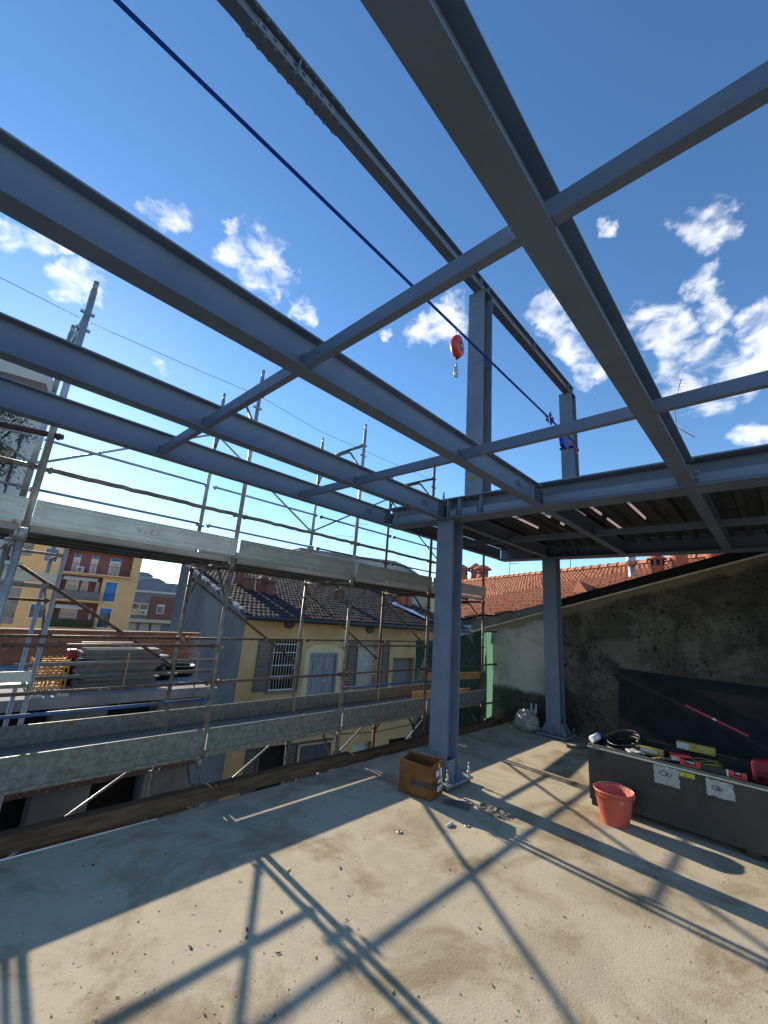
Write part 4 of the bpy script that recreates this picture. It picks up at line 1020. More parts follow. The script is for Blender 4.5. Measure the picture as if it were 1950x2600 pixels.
def floor_bits():
    r = thing('steel_plate', (3.93, 2.52, 0), 'dark drilled steel plate lying on the floor by the carton', 'plate')
    pts = [(3.81, 2.615), (3.895, 2.64), (4.055, 2.455), (3.885, 2.37)]
    MB().prism([(x, y, .004) for x, y in pts], (0, 0, .012)).build('plate', 'plate_steel', r)
    for x, y in ((3.89, 2.53), (3.93, 2.46), (3.96, 2.53)): MB().tube((x, y, .0161), (x, y, .0170), .010, 12).build('hole', 'black_rubber', r)
    rnd = random.Random(21)
    s = MB()
    for k in range(70):
        x = 4.05+rnd.gauss(0, .055); y = 2.24+rnd.gauss(0, .07); a = rnd.uniform(.006, .022)
        th = rnd.uniform(0, 6.3); u = Vector((math.cos(th), math.sin(th), rnd.uniform(-.2, .2))); w = Vector((-u.y, u.x, .1))
        s.obox((x, y, a*.45), u*a, w*a*rnd.uniform(.4, .9), (0, 0, a*.4))
    tag(s.build('rubble', 'rubble'), 'small heap of broken mortar chips beside the steel plate', 'rubble', kind='stuff')
    s = MB()
    for k in range(1100):
        x = rnd.uniform(-.5, 7.4); y = rnd.uniform(-1, 3.85)
        if rnd.random() < .35: x = rnd.gauss(1.3, .6); y = rnd.gauss(1.6, .6)
        if y > 3.8 or x > 7.5: continue
        a = min(.0045, abs(rnd.gauss(.0015, .0013))+.0008); th = rnd.uniform(0, 6.3); u = Vector((math.cos(th), math.sin(th), 0)); w = Vector((-u.y, u.x, 0))
        s.obox((x, y, a*.35), u*a, w*a*rnd.uniform(.5, 1), (0, 0, a*.5))
    tag(s.build('grit', 'rubble'), 'grit and mortar crumbs scattered over the concrete floor', 'grit', kind='stuff')
    # dry leaves and bark chips one can pick out
    lm = MB(); lm.add([(-.028, 0, .003), (-.012, .009, .006), (.012, .008, .004), (.030, 0, .008), (.012, -.009, .005), (-.012, -.008, .003), (0, 0, .010)],
                      [(0, 6, 1), (1, 6, 2), (2, 6, 3), (3, 6, 4), (4, 6, 5), (5, 6, 0)]); lme = lm.mesh('dry_leaf'); lme.materials.append(MATS['dry_leaf'])
    sp = [(1.55, 2.30), (1.58, 2.35), (1.30, 2.42), (1.62, 2.10), (1.20, 2.02), (1.05, 1.93), (.92, 1.95), (1.75, 2.75), (2.35, 2.45), (2.20, 2.20), (2.05, 2.05), (2.75, 2.62), (1.42, 1.82), (1.15, 1.72), (1.75, 1.95), (.80, 1.80),
          (2.95, 1.95), (3.1, 1.2), (2.6, 1.5), (4.1, .9), (4.35, 1.35), (3.3, 1.7), (1.5, 3.35), (1.1, 3.5), (2.6, 3.2), (3.3, 3.4), (1.9, 1.55), (1.3, 1.5), (2.3, 1.25), (.7, 2.2), (.95, 2.35), (1.8, 2.35)]
    for k, (x, y) in enumerate(sp):
        o = bpy.data.objects.new('dry_leaf', lme); C.objects.link(o); o.location = (x, y, .001); o.rotation_euler = (0, 0, rnd.uniform(0, 6.3)); q = rnd.uniform(.35, .75); o.scale = (q, q*rnd.uniform(.7, 1.5), q)
        tag(o, 'small dry leaf lying on the concrete floor', 'leaf', 'dry leaves on the floor')
    for (x, y, lab) in ((3.06, 2.52, 'pale steel washer on the floor left of the stain'), (3.62, 2.22, 'steel washer lying in the carton shadow')):
        w = MB().lathe((x, y, .001), [(.010, 0), (.024, 0), (.024, .005), (.010, .005), (.010, 0)], 20).build('washer', 'zinc'); tag(w, lab, 'washer')
    w = MB().path([(3.46, 2.33, .006), (3.50, 2.32, .012), (3.55, 2.33, .008)], .011, 6).build('paper_scrap', 'paper'); tag(w, 'crumpled pink paper scrap at the end of the carton shadow', 'paper scrap')
    w = MB().obox((2.05, 2.66, .004), (.022, .012, 0), (-.004, .008, 0), (0, 0, .003)).build('chip', 'pale_plaster'); tag(w, 'white mortar chip just inside the sunlit floor', 'chip')
    for (x0, y0, x1, y1, lab, m) in ((7.05, 2.62, 7.42, 2.12, 'short grey wooden strip by the rear column base', 'plank_grey'), (7.62, 3.85, 7.78, 3.72, 'pale wood offcut at the wall corner', 'timber_light')):
        a, c = Vector((x0, y0, .014)), Vector((x1, y1, .014)); d = (c-a)/2
        t = MB().obox((a+c)/2, d, Vector((-d.y, d.x, 0)).normalized()*.025, (0, 0, .0125)).build('wood_strip', m, None, .002); tag(t, lab, 'wood strip')
floor_bits()

# ------------------------------------------------------------------ yellow courtyard house
HO = Vector((7.791, 12.273, 0)); HU = Vector((.98769, -.15643, 0)); HN = Vector((.15643, .98769, 0))
def hp(s, d, z): return HO + HU*s + HN*d + Vector((0, 0, z))
def hbox(b, s0, s1, d0, d1, z0, z1):
    c = hp((s0+s1)/2, (d0+d1)/2, (z0+z1)/2); return b.obox(c, HU*abs(s1-s0)/2, HN*abs(d1-d0)/2, (0, 0, abs(z1-z0)/2))
def wall_holes(P, s0, s1, z0, z1, holes, depth):
    """front sheet of a wall with rectangular openings and their reveals; P(s,d,z) maps to world"""
    ss = sorted({s0, s1, *[h[0] for h in holes], *[h[1] for h in holes]}); zs = sorted({z0, z1, *[h[2] for h in holes], *[h[3] for h in holes]})
    b = MB()
    for i in range(len(ss)-1):
        for j in range(len(zs)-1):
            cs, cz = (ss[i]+ss[i+1])/2, (zs[j]+zs[j+1])/2
            if any(h[0] < cs < h[1] and h[2] < cz < h[3] for h in holes): continue
            b.add([P(ss[i], 0, zs[j]), P(ss[i+1], 0, zs[j]), P(ss[i+1], 0, zs[j+1]), P(ss[i], 0, zs[j+1])], [(0, 1, 2, 3)])
    for h in holes:
        q = [(h[0], h[2]), (h[1], h[2]), (h[1], h[3]), (h[0], h[3])]
        for k in range(4):
            a, c = q[k], q[(k+1) % 4]
            b.add([P(a[0], 0, a[1]), P(c[0], 0, c[1]), P(c[0], depth, c[1]), P(a[0], depth, a[1])], [(0, 1, 2, 3)])
    return b
def shutter(root, s0, s1, z0, z1, mat='shutter', d=-.045):
    f = MB(); w = .05
    hbox(f, s0, s0+w, d, d+.04, z0, z1); hbox(f, s1-w, s1, d, d+.04, z0, z1)
    for z in (z0, (z0+z1)/2-w/2, z1-w): hbox(f, s0+w, s1-w, d+.001, d+.039, z, z+w)
    sh = f.build('shutter', mat, root); sl = MB(); n = max(6, int((z1-z0)/.062))
    for k in range(n):
        z = z0+w+(z1-z0-2*w)*(k+.5)/n
        c = hp((s0+s1)/2, d+.02, z); sl.obox(c, HU*(s1-s0-2*w)/2, HN*.016+Vector((0, 0, .012)), Vector((0, 0, .004)))
    sl.build('slat_set', mat, sh); return sh
def house():
    r = thing('courtyard_house', hp(3, 0, -9.3), 'yellow plastered house with barred windows across the courtyard', 'house')
    holes = [(.12, 1.02, -.84, .71), (1.50, 2.62, -1.05, .34), (3.50, 4.42, -.84, .73), (5.22, 6.36, -1.6, .17), (.10, 1.05, -4.2, -2.47), (1.5, 2.68, -4.8, -2.6), (3.55, 4.45, -4.2, -2.75), (5.25, 6.2, -5, -2.78)]
    wall_holes(hp, -.95, 7.6, -9.3, 1.50, holes, .22).build('facade', 'yellow_plaster', r)
    for k, h in enumerate(holes):
        nm = 'dark_interior' if k != 2 else 'curtain'
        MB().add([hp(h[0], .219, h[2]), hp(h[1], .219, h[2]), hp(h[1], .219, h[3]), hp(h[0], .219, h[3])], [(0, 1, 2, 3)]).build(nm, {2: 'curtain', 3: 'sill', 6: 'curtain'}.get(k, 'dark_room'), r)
    # window grilles: every bar its own piece
    for h in (holes[0], holes[2]):
        g = MB(); hbox(g, h[0], h[1], .03, .05, h[2], h[2]+.02); fr = g.build('grille', 'bar_white', r)
        for k in range(9):
            s = h[0]+(h[1]-h[0])*(k+.5)/9
            MB().tube(hp(s, .04, h[2]), hp(s, .04, h[3]), .0085, 6).build('bar', 'bar_white', fr)
        for z in (.02, .28, .5, .76, .93):
            zz = h[2]+(h[3]-h[2])*z; b = MB(); hbox(b, h[0], h[1], .026, .034, zz-.012, zz+.012); b.build('cross_bar', 'bar_white', fr)
    shutter(r, -.42, .09, -.84, .74); shutter(r, 1.05, 1.13, -.84, .74)
    shutter(r, 3.02, 3.46, -.84, .74); shutter(r, 4.63, 4.98, -.9, .74)
    b = MB(); hbox(b, -.48, .05, -.07, -.02, .745, .775); b.build('shutter_hood', 'shutter', r)
    b = MB(); hbox(b, .02, 1.1, -.07, .12, -.93, -.842); b.build('sill', 'sill', r)
    b = MB(); hbox(b, 3.42, 4.5, -.07, .12, -.93, -.842); b.build('sill', 'sill', r)
    # panelled double door with pale plaster patch
    b = MB(); hbox(b, 1.50, 1.58, -.02, .10, -1.05, .34); hbox(b, 2.54, 2.62, -.02, .10, -1.05, .34); hbox(b, 1.58, 2.54, -.018, .098, .26, .34); b.build('door_frame', 'door_paint', r)
    for s0, s1 in ((1.585, 2.055), (2.065, 2.535)):
        b = MB(); hbox(b, s0, s1, .05, .09, -1.05, .255); dl = b.build('door_leaf', 'door_paint', r)
        for z0, z1 in ((-.95, -.35), (-.25, .17)):
            b = MB(); hbox(b, s0+.08, s1-.08, .036, .0495, z0, z1); b.build('door_panel', 'door_paint', dl, .008)
    b = MB(); hbox(b, 2.10, 2.20, .02, .045, -.60, -.57); b.build('door_handle', 'zinc', r)
    pts = [hp(1.30+1.5*k/16, -.004, .38 + .26*math.sin(math.pi*k/16)**.5 + .02*math.sin(k*2.1)) for k in range(17)]
    b = MB()
    for k in range(16): b.add([pts[k], pts[k+1], Vector((pts[k+1].x, pts[k+1].y, .345)), Vector((pts[k].x, pts[k].y, .345))], [(3, 2, 1, 0)])
    for s0, s1 in ((1.30, 1.495), (2.625, 2.80)): b.add([hp(s0, -.004, -1.2), hp(s1, -.004, -1.2), hp(s1, -.004, .345), hp(s0, -.004, .345)], [(0, 1, 2, 3)])
    b.build('patched_plaster', 'pale_plaster', r)
    for s, z in ((.55, 1.28), (3.95, 1.24)):
        v = MB().tube(hp(s, -.10, z), hp(s, .02, z), .17, 20).build('vent_pipe', 'black_gutter', r)
        MB().tube(hp(s, -.105, z), hp(s, -.1005, z), .13, 20).build('vent_mouth', 'black_rubber', v)
    # lower storey joinery
    for s0, s1, z0, z1 in ((-.33, .07, -4.2, -2.47), (1.06, 1.4, -4.2, -2.47)): shutter(r, s0, s1, z0, z1, 'shutter_low')
    for s0, s1, z0, z1 in ((1.5, 2.68, -4.8, -2.6),):
        for a, c in ((s0, (s0+s1)/2-.005), ((s0+s1)/2+.005, s1)):
            b = MB(); hbox(b, a, c, .06, .10, z0, z1); dl = b.build('door_leaf', 'shutter_low', r)
            for q0, q1 in ((z0+.1, z0+.9), (z0+1.0, z1-.1)): b = MB(); hbox(b, a+.08, c-.08, .05, .0595, q0, q1); b.build('door_panel', 'shutter_low', dl, .008)
    for s0, s1, z1 in ((.04, 1.12, -2.40), (1.44, 2.74, -2.53)):
        b = MB(); hbox(b, s0, s1, -.03, .02, z1, z1+.07); b.build('lintel', 'shutter_low', r)
    b = MB().path([hp(2.9, -.03, -2.35), hp(4.5, -.05, -2.45), hp(7, -.03, -2.3)], .012, 5).build('wall_cable', 'black_rubber', r)
    # grey gable side
    SK = .0945
    prof = [(.004, -9.3), (7.4, -9.3), (7.4, 3.80), (6.5, 3.80), (6.5, 3.30), (.004, 1.50)]
    MB().prism([hp(-.951-SK*d, d, z) for d, z in prof], HU*.25).build('gable_side', 'grey_plaster', r)
    MB().prism([hp(7.35, d, z) for d, z in [(0, -9.3), (12, -9.3), (12, 4.0), (7.4, 3.55), (0, 1.50)]], HU*.25).build('end_wall', 'yellow_plaster', r)
    # roof board, gutter, tiles
    sl = (3.55-1.50)/7.4
    def rp(s, d, up=0): return hp(s, d, 1.50+sl*d+.09+up)
    bd = MB().add([rp(-1.08, -.45, -.06), rp(9.2, -.45, -.06), rp(9.2, 7.5, -.06), rp(-1.82, 7.5, -.06), rp(-1.08, -.45), rp(9.2, -.45), rp(9.2, 7.5), rp(-1.82, 7.5)],
                  [(3, 2, 1, 0), (4, 5, 6, 7), (0, 1, 5, 4), (1, 2, 6, 5), (2, 3, 7, 6), (3, 0, 4, 7)])
    roof = bd.build('roof', 'black_gutter', r)
    t = MB(); rnd = random.Random(8); row = .36; colw = .16
    for i in range(22):
        d0 = -.47+i*row
        for j in range(int(10.3/colw)):
            s = -1.11-.0945*d0+colw*(j+.5); w = colw*.5; e = rnd.uniform(-.012, .012); z0 = rnd.uniform(-.006, .006)
            pa, pb = [], []
            for k in range(5):
                a = math.pi*k/4; x = -w*math.cos(a); up = .010+.036*math.sin(a)
                pa.append(rp(s+x, d0+e, up+.022+z0)); pb.append(rp(s+x*.86, d0+row+.06+e, up+.002+z0))
            t.add(pa+pb, [(k, k+1, k+6, k+5) for k in range(4)] + [(4, 3, 2, 1, 0)])
    tag(t.build('roof_tiles', 'tile_old', roof), 'weathered dark brown barrel tiles', None, None, 'stuff')
    for k in range(22):   # pale verge tiles along the gable edge
        d0 = -.45+k*.36; p = rp(-1.16-.0945*d0, d0+.18, .05)
        MB().obox(p, HU*.07, HN*.17+Vector((0, 0, .047)), Vector((0, 0, .03+.012*(k % 3)))).build('verge_tile', 'stained_white' if k % 3 else 'tile_old', roof)
    MB().path([rp(-1.15, -.52, -.03), rp(3, -.52, -.05), rp(9.2, -.52, -.08)], .075, 10).build('gutter', 'black_gutter', roof)
    # chimneys with little roofed caps
    for s, d, h, m in ((-.04, 2.85, .50, 'terracotta_dark'), (.42, 2.62, .62, 'terracotta_dark'), (.69, 2.38, .60, 'terracotta_dark'), (-.22, 3.4, .75, 'terracotta_dark'), (3.89, 2.35, .55, 'terracotta_dark'), (7.9, 2.9, .9, 'terracotta'), (8.35, 2.9, .9, 'terracotta')):
        b = rp(s, d); c = MB(); w = .15
        c.box((b.x-w, b.y-w, b.z-.1), (b.x+w, b.y+w, b.z+h*.55))
        ch = c.build('chimney', m, roof)
        q = MB()
        for sx in (-1, 1):
            for sy in (-1, 1): q.box((b.x+sx*w*.8-.03, b.y+sy*w*.8-.03, b.z+h*.55), (b.x+sx*w*.8+.03, b.y+sy*w*.8+.03, b.z+h*.8))
        q.box((b.x-w*.5, b.y-w*.5, b.z+h*.5501), (b.x+w*.5, b.y+w*.5, b.z+h*.79))
        q.box((b.x-w*1.25, b.y-w*1.25, b.z+h*.8), (b.x+w*1.25, b.y+w*1.25, b.z+h*.85))
        q.add([(b.x-w*1.2, b.y-w*1.2, b.z+h*.851), (b.x+w*1.2, b.y-w*1.2, b.z+h*.851), (b.x+w*1.2, b.y+w*1.2, b.z+h*.851), (b.x-w*1.2, b.y+w*1.2, b.z+h*.851), (b.x, b.y, b.z+h*1.15)], [(0, 1, 4), (1, 2, 4), (2, 3, 4), (3, 0, 4)])
        q.build('chimney_cap', m, ch)
    # plastic sheet mending the tiles
    m = MB(); rn = random.Random(2)
    for j in range(7):
        for i in range(4): m.v.append(tuple(rp(6.9+i*.14+.05*math.sin(j), .1+j*.42, .12+rn.uniform(0, .05))))
    for j in range(6):
        for i in range(3): k = j*4+i; m.f.append((k, k+1, k+5, k+4)); m.sm.append(True)
    m.build('mending_sheet', 'blind_pale', roof)
pm('blind_pale', (.42, .52, .66), (.30, .40, .55), 5, .25)
house()
def white_gable_behind():
    r = thing('gable_building', (26, 24, -9.3), 'stained pale gable wall rising behind the brown roof', 'building')
    pts = [(16.5, 24.0, 5.85), (21.5, 24, 6.05), (26.4, 24, 6.35), (28, 24, 6.15), (31.0, 24, 5.25), (33.5, 24, 4.4), (33.5, 24, -9.3), (16.5, 24, -9.3)]
    MB().prism(pts, (1.2, 6, 0)).build('wall', 'stained_white', r)
    cp = MB()
    for k in range(5):
        a, b = Vector(pts[k]), Vector(pts[k+1]); cp.prism([a+Vector((0, -.12, .002)), b+Vector((0, -.12, .002)), b+Vector((0, -.12, .16)), a+Vector((0, -.12, .16))], (1.2, 6.1, 0))
    cp.build('coping', 'roof_grey', r)
    k = thing('wall_stub', (21, 16, 2), 'pale masonry stub with openings behind the scaffold', 'chimney')
    c = Vector((19.9, 15.0, 3.1))
    MB().box(c-Vector((.5, .4, 3.2)), c+Vector((.5, .4, .72))).build('shaft', 'pale_plaster', k)
    for dx in (-.28, .1): MB().box((c.x+dx-.09, c.y-.405, c.z+.15), (c.x+dx+.09, c.y-.401, c.z+.48)).build('opening', 'dark_room', k)
    MB().box(c+Vector((-.6, -.5, .725)), c+Vector((.6, .5, .82))).build('cap', 'apt_trim', k)
white_gable_behind()

# ------------------------------------------------------------------ orange tiled roof beyond the gable wall
OA = Vector((12.88, 2.40, 3.6)); OT = Vector((.446, .895, 0)).normalized(); OE = Vector((-.895, .446, 0)).normalized(); OS = .33
def orp(t, e, up=0): return OA + OT*t + OE*e + Vector((0, 0, -OS*e+up))
def orange_roof():
    r = thing('tiled_roof', orp(2, 3), 'sunlit orange tiled roof rising behind the gable wall', 'roof')
    # valley against the courtyard house on the left, party wall line x = 8.3 in front
    def vt(e): return 11.0-(11.0-.2)*e/6.0
    def te(x, e): return (x-OA.x-OE.x*e)/OT.x
    pts = [orp(-9, 0, -.04), orp(11.0, 0, -.04), orp(vt(5.6), 5.6, -.04), orp(max(te(8.32, 5.05), -9), 5.05, -.04), orp(-9, max(.1, (8.32-OA.x-OT.x*-9)/OE.x), -.04)]
    MB().prism(pts, (0, 0, -.12)).build('roof_board', 'black_gutter', r)
    row, colw = .34, .135; rnd = random.Random(31); cand = []
    for i in range(18):
        e = i*row
        for j in range(int(20/colw)):
            t = -8.9+colw*(j+.5); p = orp(t, e+row*.5)
            if p.x < 8.36 or t > vt(e+row*.5)-.1: continue
            cand.append((Vector((p.x, p.y, p.z-CAMH)).length, t, e))
    tm = MB(); n = 6
    for k in range(n+1): 
        a = math.pi*k/n; tm.v.append((-colw*.5*math.cos(a), 0, .012+.058*math.sin(a)))
    for k in range(n+1):
        a = math.pi*k/n; tm.v.append((-colw*.45*math.cos(a), -(row+.05), .020+.048*math.sin(a)-.052))
    tm.f = [(k, k+1, k+n+2, k+n+1) for k in range(n)] + [tuple(range(n, -1, -1))]; tm.sm = [True]*n + [False]
    tme = tm.mesh('roof_tile'); tme.materials.append(MATS['tile_orange'])
    # tile frame: x along ridge, y up-slope reversed
    ye = (OE + Vector((0, 0, -OS))).normalized(); xe = OT; ze = xe.cross(ye)
    if ze.z < 0: xe = -OT; ze = xe.cross(ye)
    rot = Matrix((xe, ye, ze)).transposed().to_4x4()
    # only tiles that face the place in front of the wall can be seen; the largest ones are single pieces
    def seen(t, e):
        p = orp(t, e); 
        if p.y < 4.85:
            k = (XW-.045)/p.x; zz = CAMH+(p.z-CAMH)*k; yy = p.y*k
            return zz > zt(yy)+.12
        return True
    cand.sort(); vis = [c for c in cand if seen(c[1], c[2])]; near = vis[:300]; ns = set((c[1], c[2]) for c in near)
    stuff = MB()
    for _, t, e in cand:
        j = rnd.uniform(-.012, .012); M = Matrix.Translation(orp(t, e+row+j, rnd.uniform(.0, .008))) @ rot
        if (t, e) in ns:
            o = bpy.data.objects.new('roof_tile', tme); C.objects.link(o); o.parent = r; o.matrix_parent_inverse = wm(r).inverted(); o.matrix_basis = M
        else: stuff.add([M @ Vector(v) for v in tm.v], tm.f, True)
    tag(stuff.build('roof_tiles', 'tile_orange', r), None, None, None, 'stuff')
    for k in range(62):
        t = -8.8+k*.315; a, b = orp(t, -.02, .05), orp(t+.36, -.02, .05)
        q = MB(); nn = 7; vs = []
        for P0, rr in ((a, .125), (b, .10)):
            for i in range(nn+1):
                th = math.pi*i/nn; vs.append(P0 + OE*rr*math.cos(th) + Vector((0, 0, rr*.95*math.sin(th)-.02)))
        q.add(vs, [(i, i+1, i+nn+2, i+nn+1) for i in range(nn)] + [tuple(range(nn+1))], True); q.build('ridge_tile', 'tile_orange', r)
    return r
orange_roof()
def pot(x, y, z0, z1, rad, lab, openings):
    r = thing('chimney_pot', (x, y, z0), lab, 'chimney')
    h = z1-z0
    if openings:
        MB().lathe((x, y, z0), [(rad*.82, -.3), (rad*.82, h*.42), (rad*.92, h*.44), (rad*.92, h*.50), (rad*.85, h*.52), (rad*.85, h*.82)], 20).build('shaft', 'terracotta', r)
        MB().lathe((x, y, z0), [(rad*1.35, h*.80), (rad*1.4, h*.84), (rad*.7, h*.96), (.01, h*1.04)], 20).build('cap', 'terracotta', r)
        for k in range(6):
            a = k*math.pi/3+.3; c = (x+rad*.86*math.cos(a), y+rad*.86*math.sin(a), z0+h*.66)
            MB().obox(c, (-math.sin(a)*.035, math.cos(a)*.035, 0), (math.cos(a)*.006, math.sin(a)*.006, 0), (0, 0, .06)).build('opening', 'dark_room', r)
    else:
        MB().lathe((x, y, z0), [(rad*.86, -.3), (rad*.9, h*.3), (rad, h*.9), (rad*1.08, h*.93), (rad*1.08, h), (rad*.8, h), (rad*.8, h*.5)], 20).build('shaft', 'terracotta', r)
pot(10.75, 1.86, 2.95, 3.50, .14, 'terracotta chimney pot with arched openings and cap above the black flashing', True)
pot(10.75, 1.45, 2.95, 3.62, .16, 'plain terracotta chimney pot beside the capped one', False)
pot(11.3, .85, 3.1, 3.55, .2, 'low terracotta pot at the right end of the visible ridge', False)
pot(17.6, 11.3, 3.3, 4.5, .26, 'small capped chimney on the far end of the orange ridge, left', True)
pot(17.9, 10.75, 3.3, 4.6, .26, 'small capped chimney on the far end of the orange ridge, right', True)
pot(17.1, 9.9, 3.3, 4.4, .3, 'round capped chimney just behind the orange ridge end', True)
def roof_extras():
    r = thing('metal_flue', (10.7, 2.36, 2.8), 'shiny metal flue pipe standing on the orange roof', 'flue')
    MB().tube((10.7, 2.37, 2.7), (10.7, 2.36, 3.30), .062, 14).build('pipe', 'zinc', r)
    MB().tube((10.7, 2.36, 3.27), (10.7, 2.36, 3.52), .10, 14).build('cowl', 'zinc', r)
    r = thing('skylight_tile', (9.6, 2.75, 2.45), 'small raised vent tile on the orange roof by the flashing', 'vent')
    p = orp(-.9, 3.4, .05); MB().add([p+OT*-.22, p+OT*.22, p+OE*-.5+Vector((0, 0, .16)), p+Vector((0, 0, .26))], [(0, 1, 3), (1, 2, 3), (2, 0, 3)]).build('hood', 'tile_orange', r)
    # roof aerials
    def aerial(x, y, z0, z1, lab, levels):
        a = thing('tv_aerial', (x, y, z0), lab, 'aerial')
        MB().tube((x, y, z0), (x, y, z1), .015, 8).build('mast', 'antenna', a)
        for z, bl, ang, n, el, tilt in levels:
            d = Vector((math.cos(ang), math.sin(ang), tilt)).normalized(); sd_ = Vector((-d.y, d.x, 0)).normalized(); c = Vector((x, y, z))
            MB().tube(c-d*bl*.1, c+d*bl*.9, .013, 8).build('boom', 'antenna', a)
            for k in range(n):
                q = c+d*bl*(-.08+.95*k/(n-1)); l = el*(1-.65*k/(n-1))
                MB().tube(q-sd_*l, q+sd_*l, .003, 5).build('element', 'antenna', a)
    aerial(12.0, 1.38, 2.5, 7.72, 'tall roof aerial with three fishbone antennas right of the overhead beam', ((7.65, .75, R(-150), 9, .36, .75), (7.0, .55, R(-60), 8, .34, -.75), (6.2, .55, R(-70), 7, .33, -.6)))
    aerial(19.5, 22.0, 4, 9.6, 'thin roof aerial seen between the second and third scaffold posts', ((9.3, .5, R(200), 4, .3, 0), (8.2, 1.2, R(-40), 6, .35, 0), (7.2, 1.2, R(140), 5, .45, 0)))
    aerial(17.4, 8.7, 3.3, 6.0, 'thin roof aerial behind the orange ridge left of the rear column', ((5.4, .5, R(-40), 4, .25, 0), (4.5, .4, R(-40), 4, .25, 0)))
    aerial(15.0, 5.2, 3.3, 5.2, 'short pole aerial behind the orange ridge right of the rear column', ((4.9, .3, R(-40), 3, .2, 0),))
roof_extras()

# ------------------------------------------------------------------ terrace under works, brick parapet and its load
def terrace():
    r = thing('terrace_building', (1, 10, -9.3), 'low building with a stained concrete roof terrace across the courtyard', 'building')
    MB().box((-4, 8.3, .0), (4.15, 13.0, .16)).build('roof_slab', 'concrete_pale', r)
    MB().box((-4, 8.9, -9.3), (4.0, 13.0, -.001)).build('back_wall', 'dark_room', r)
    for x in (-2.6, -.6, 1.65, 3.2): MB().box((x, 8.5, -9.3), (x+.75, 8.88, -.0015)).build('pillar', 'concrete_grey', r)
    for z in (-1.2, -2.0, -3.2): MB().box((-4, 8.35, z), (4.1, 8.40, z+.14)).build('rail_board', 'tube_rust' if z > -1.5 else 'timber', r)
    w = thing('brick_parapet', (2, 12.2, .16), 'reddish brick parapet wall behind the stacked planks', 'wall')
    MB().box((-1.5, 12.215, .161), (5.4, 12.40, .86)).build('mortar_core', 'mortar', w)
    bme = MB().box((-.12, 0, 0), (.12, .05, .058)).mesh('brick'); bme.materials.append(MATS['brick_wall'])
    for j in range(10):
        for i in range(27):
            x = -1.36+i*.25+(.125 if j % 2 else 0)
            if x > 5.25: continue
            o = place('brick', bme, w, (x, 12.20+random.uniform(-.004, .004), .165+j*.069))
    MB().box((-1.5, 12.16, .861), (5.4, 12.44, .90)).build('coping', 'brick_side', w)
    # stack of planks
    pme = MB().box((-.60, -.15, 0), (.60, .15, .026)).mesh('plank'); pme.materials.append(MATS['plank_grey'])
    rnd = random.Random(12); z = .161; k = 0
    while z < .80:
        o = bpy.data.objects.new('scaffold_board', pme); C.objects.link(o)
        o.location = (2.58+rnd.uniform(-.06, .06), 9.05+rnd.uniform(-.02, .02), z); o.rotation_euler = (0, 0, rnd.uniform(-.03, .03)); o.scale = (1, 1.6, 1)
        q = int(round((.80-.161)/.0285)) - k; k += 1
        W = 'topmost second third fourth fifth sixth seventh eighth ninth tenth eleventh twelfth thirteenth fourteenth fifteenth sixteenth seventeenth eighteenth nineteenth twentieth twenty-first twenty-second twenty-third twenty-fourth'.split()
        lab = 'weathered grey plank, %s from the top of the terrace stack' % W[max(0, q)]
        tag(o, lab, 'plank', 'planks stacked on the terrace'); z += .0285
    # orange plastic frames
    for k, x in enumerate((1.42, 1.68)):
        f = thing('orange_frame', (x, 9.0, .16), '%s orange lattice crate beside the stacked planks' % ['left', 'right'][k], 'crate', 'orange crates')
        for z in (.20, .30, .40, .50, .60):
            MB().box((x-.125, 8.93, z), (x+.125, 8.955, z+.026)).build('slat', 'orange_frame', f)
            MB().box((x-.125, 9.22, z), (x+.125, 9.245, z+.026)).build('slat', 'orange_frame', f)
        for xx in (-.12, -.04, .04, .10):
            MB().box((x+xx, 8.925, .161), (x+xx+.022, 8.9295, .66)).build('upright', 'orange_frame', f)
            MB().box((x+xx, 9.2455, .161), (x+xx+.022, 9.25, .66)).build('upright', 'orange_frame', f)
    l = thing('long_level', (2.3, 9.3, .83), 'yellow spirit level lying on top of the stacked planks', 'level')
    MB().box((1.95, 9.15, .84), (2.40, 9.18, .90)).build('bar', 'yellow_plastic', l, .004); MB().box((2.401, 9.15, .84), (2.82, 9.18, .90)).build('bar', 'pink_red', l, .004)
    for x in (2.1, 2.3): MB().tube((x, 9.149, .87), (x, 9.145, .87), .012, 10).build('vial', 'black_rubber', l)
    MB().box((1.94, 9.14, .902), (2.83, 9.19, .908)).build('top_edge', 'alu', l)
    g = thing('gas_can', (1.92, 9.25, .6), 'small dark red jerrycan behind the plank stack', 'can')
    MB().box((1.80, 9.30, .60), (1.98, 9.5, .76)).build('body', 'dark_red', g, .03); MB().path([(1.83, 9.4, .76), (1.85, 9.4, .80), (1.93, 9.4, .80), (1.95, 9.4, .76)], .012, 6).build('handle', 'dark_red', g)
    MB().box((1.78, 9.28, .161), (2.0, 9.52, .5995)).build('stand', 'dark_room', g)
    for (x, y, z, s, lab, m) in ((3.45, 9.6, .161, (.35, .3, .09), 'black plastic tub on the terrace right of the plank stack', 'black_rubber'), (3.5, 10.2, .161, (.32, .3, .34), 'grey metal drum table on the terrace', 'galv'), (4.0, 9.8, .161, (.3, .25, .2), 'dark heap of tarpaulin at the terrace corner', 'tape_black')):
        t = thing('site_tub', (x, y, z), lab, 'tub')
        MB().lathe((x, y, z), [(0, .0), (s[0]*.9, .0), (s[0], s[2]), (s[0]*1.05, s[2]), (s[0]*1.05, s[2]+.02), (s[0]*.9, s[2]+.02), (s[0]*.85, s[2]*.6), (0, s[2]*.6)], 18).build('shell', m, t)
        if m == 'galv': MB().lathe((x, y, z), [(0, .36), (s[0]*1.1, .36), (s[0]*1.1, .38), (0, .385)], 18).build('lid', 'stained_white', t)
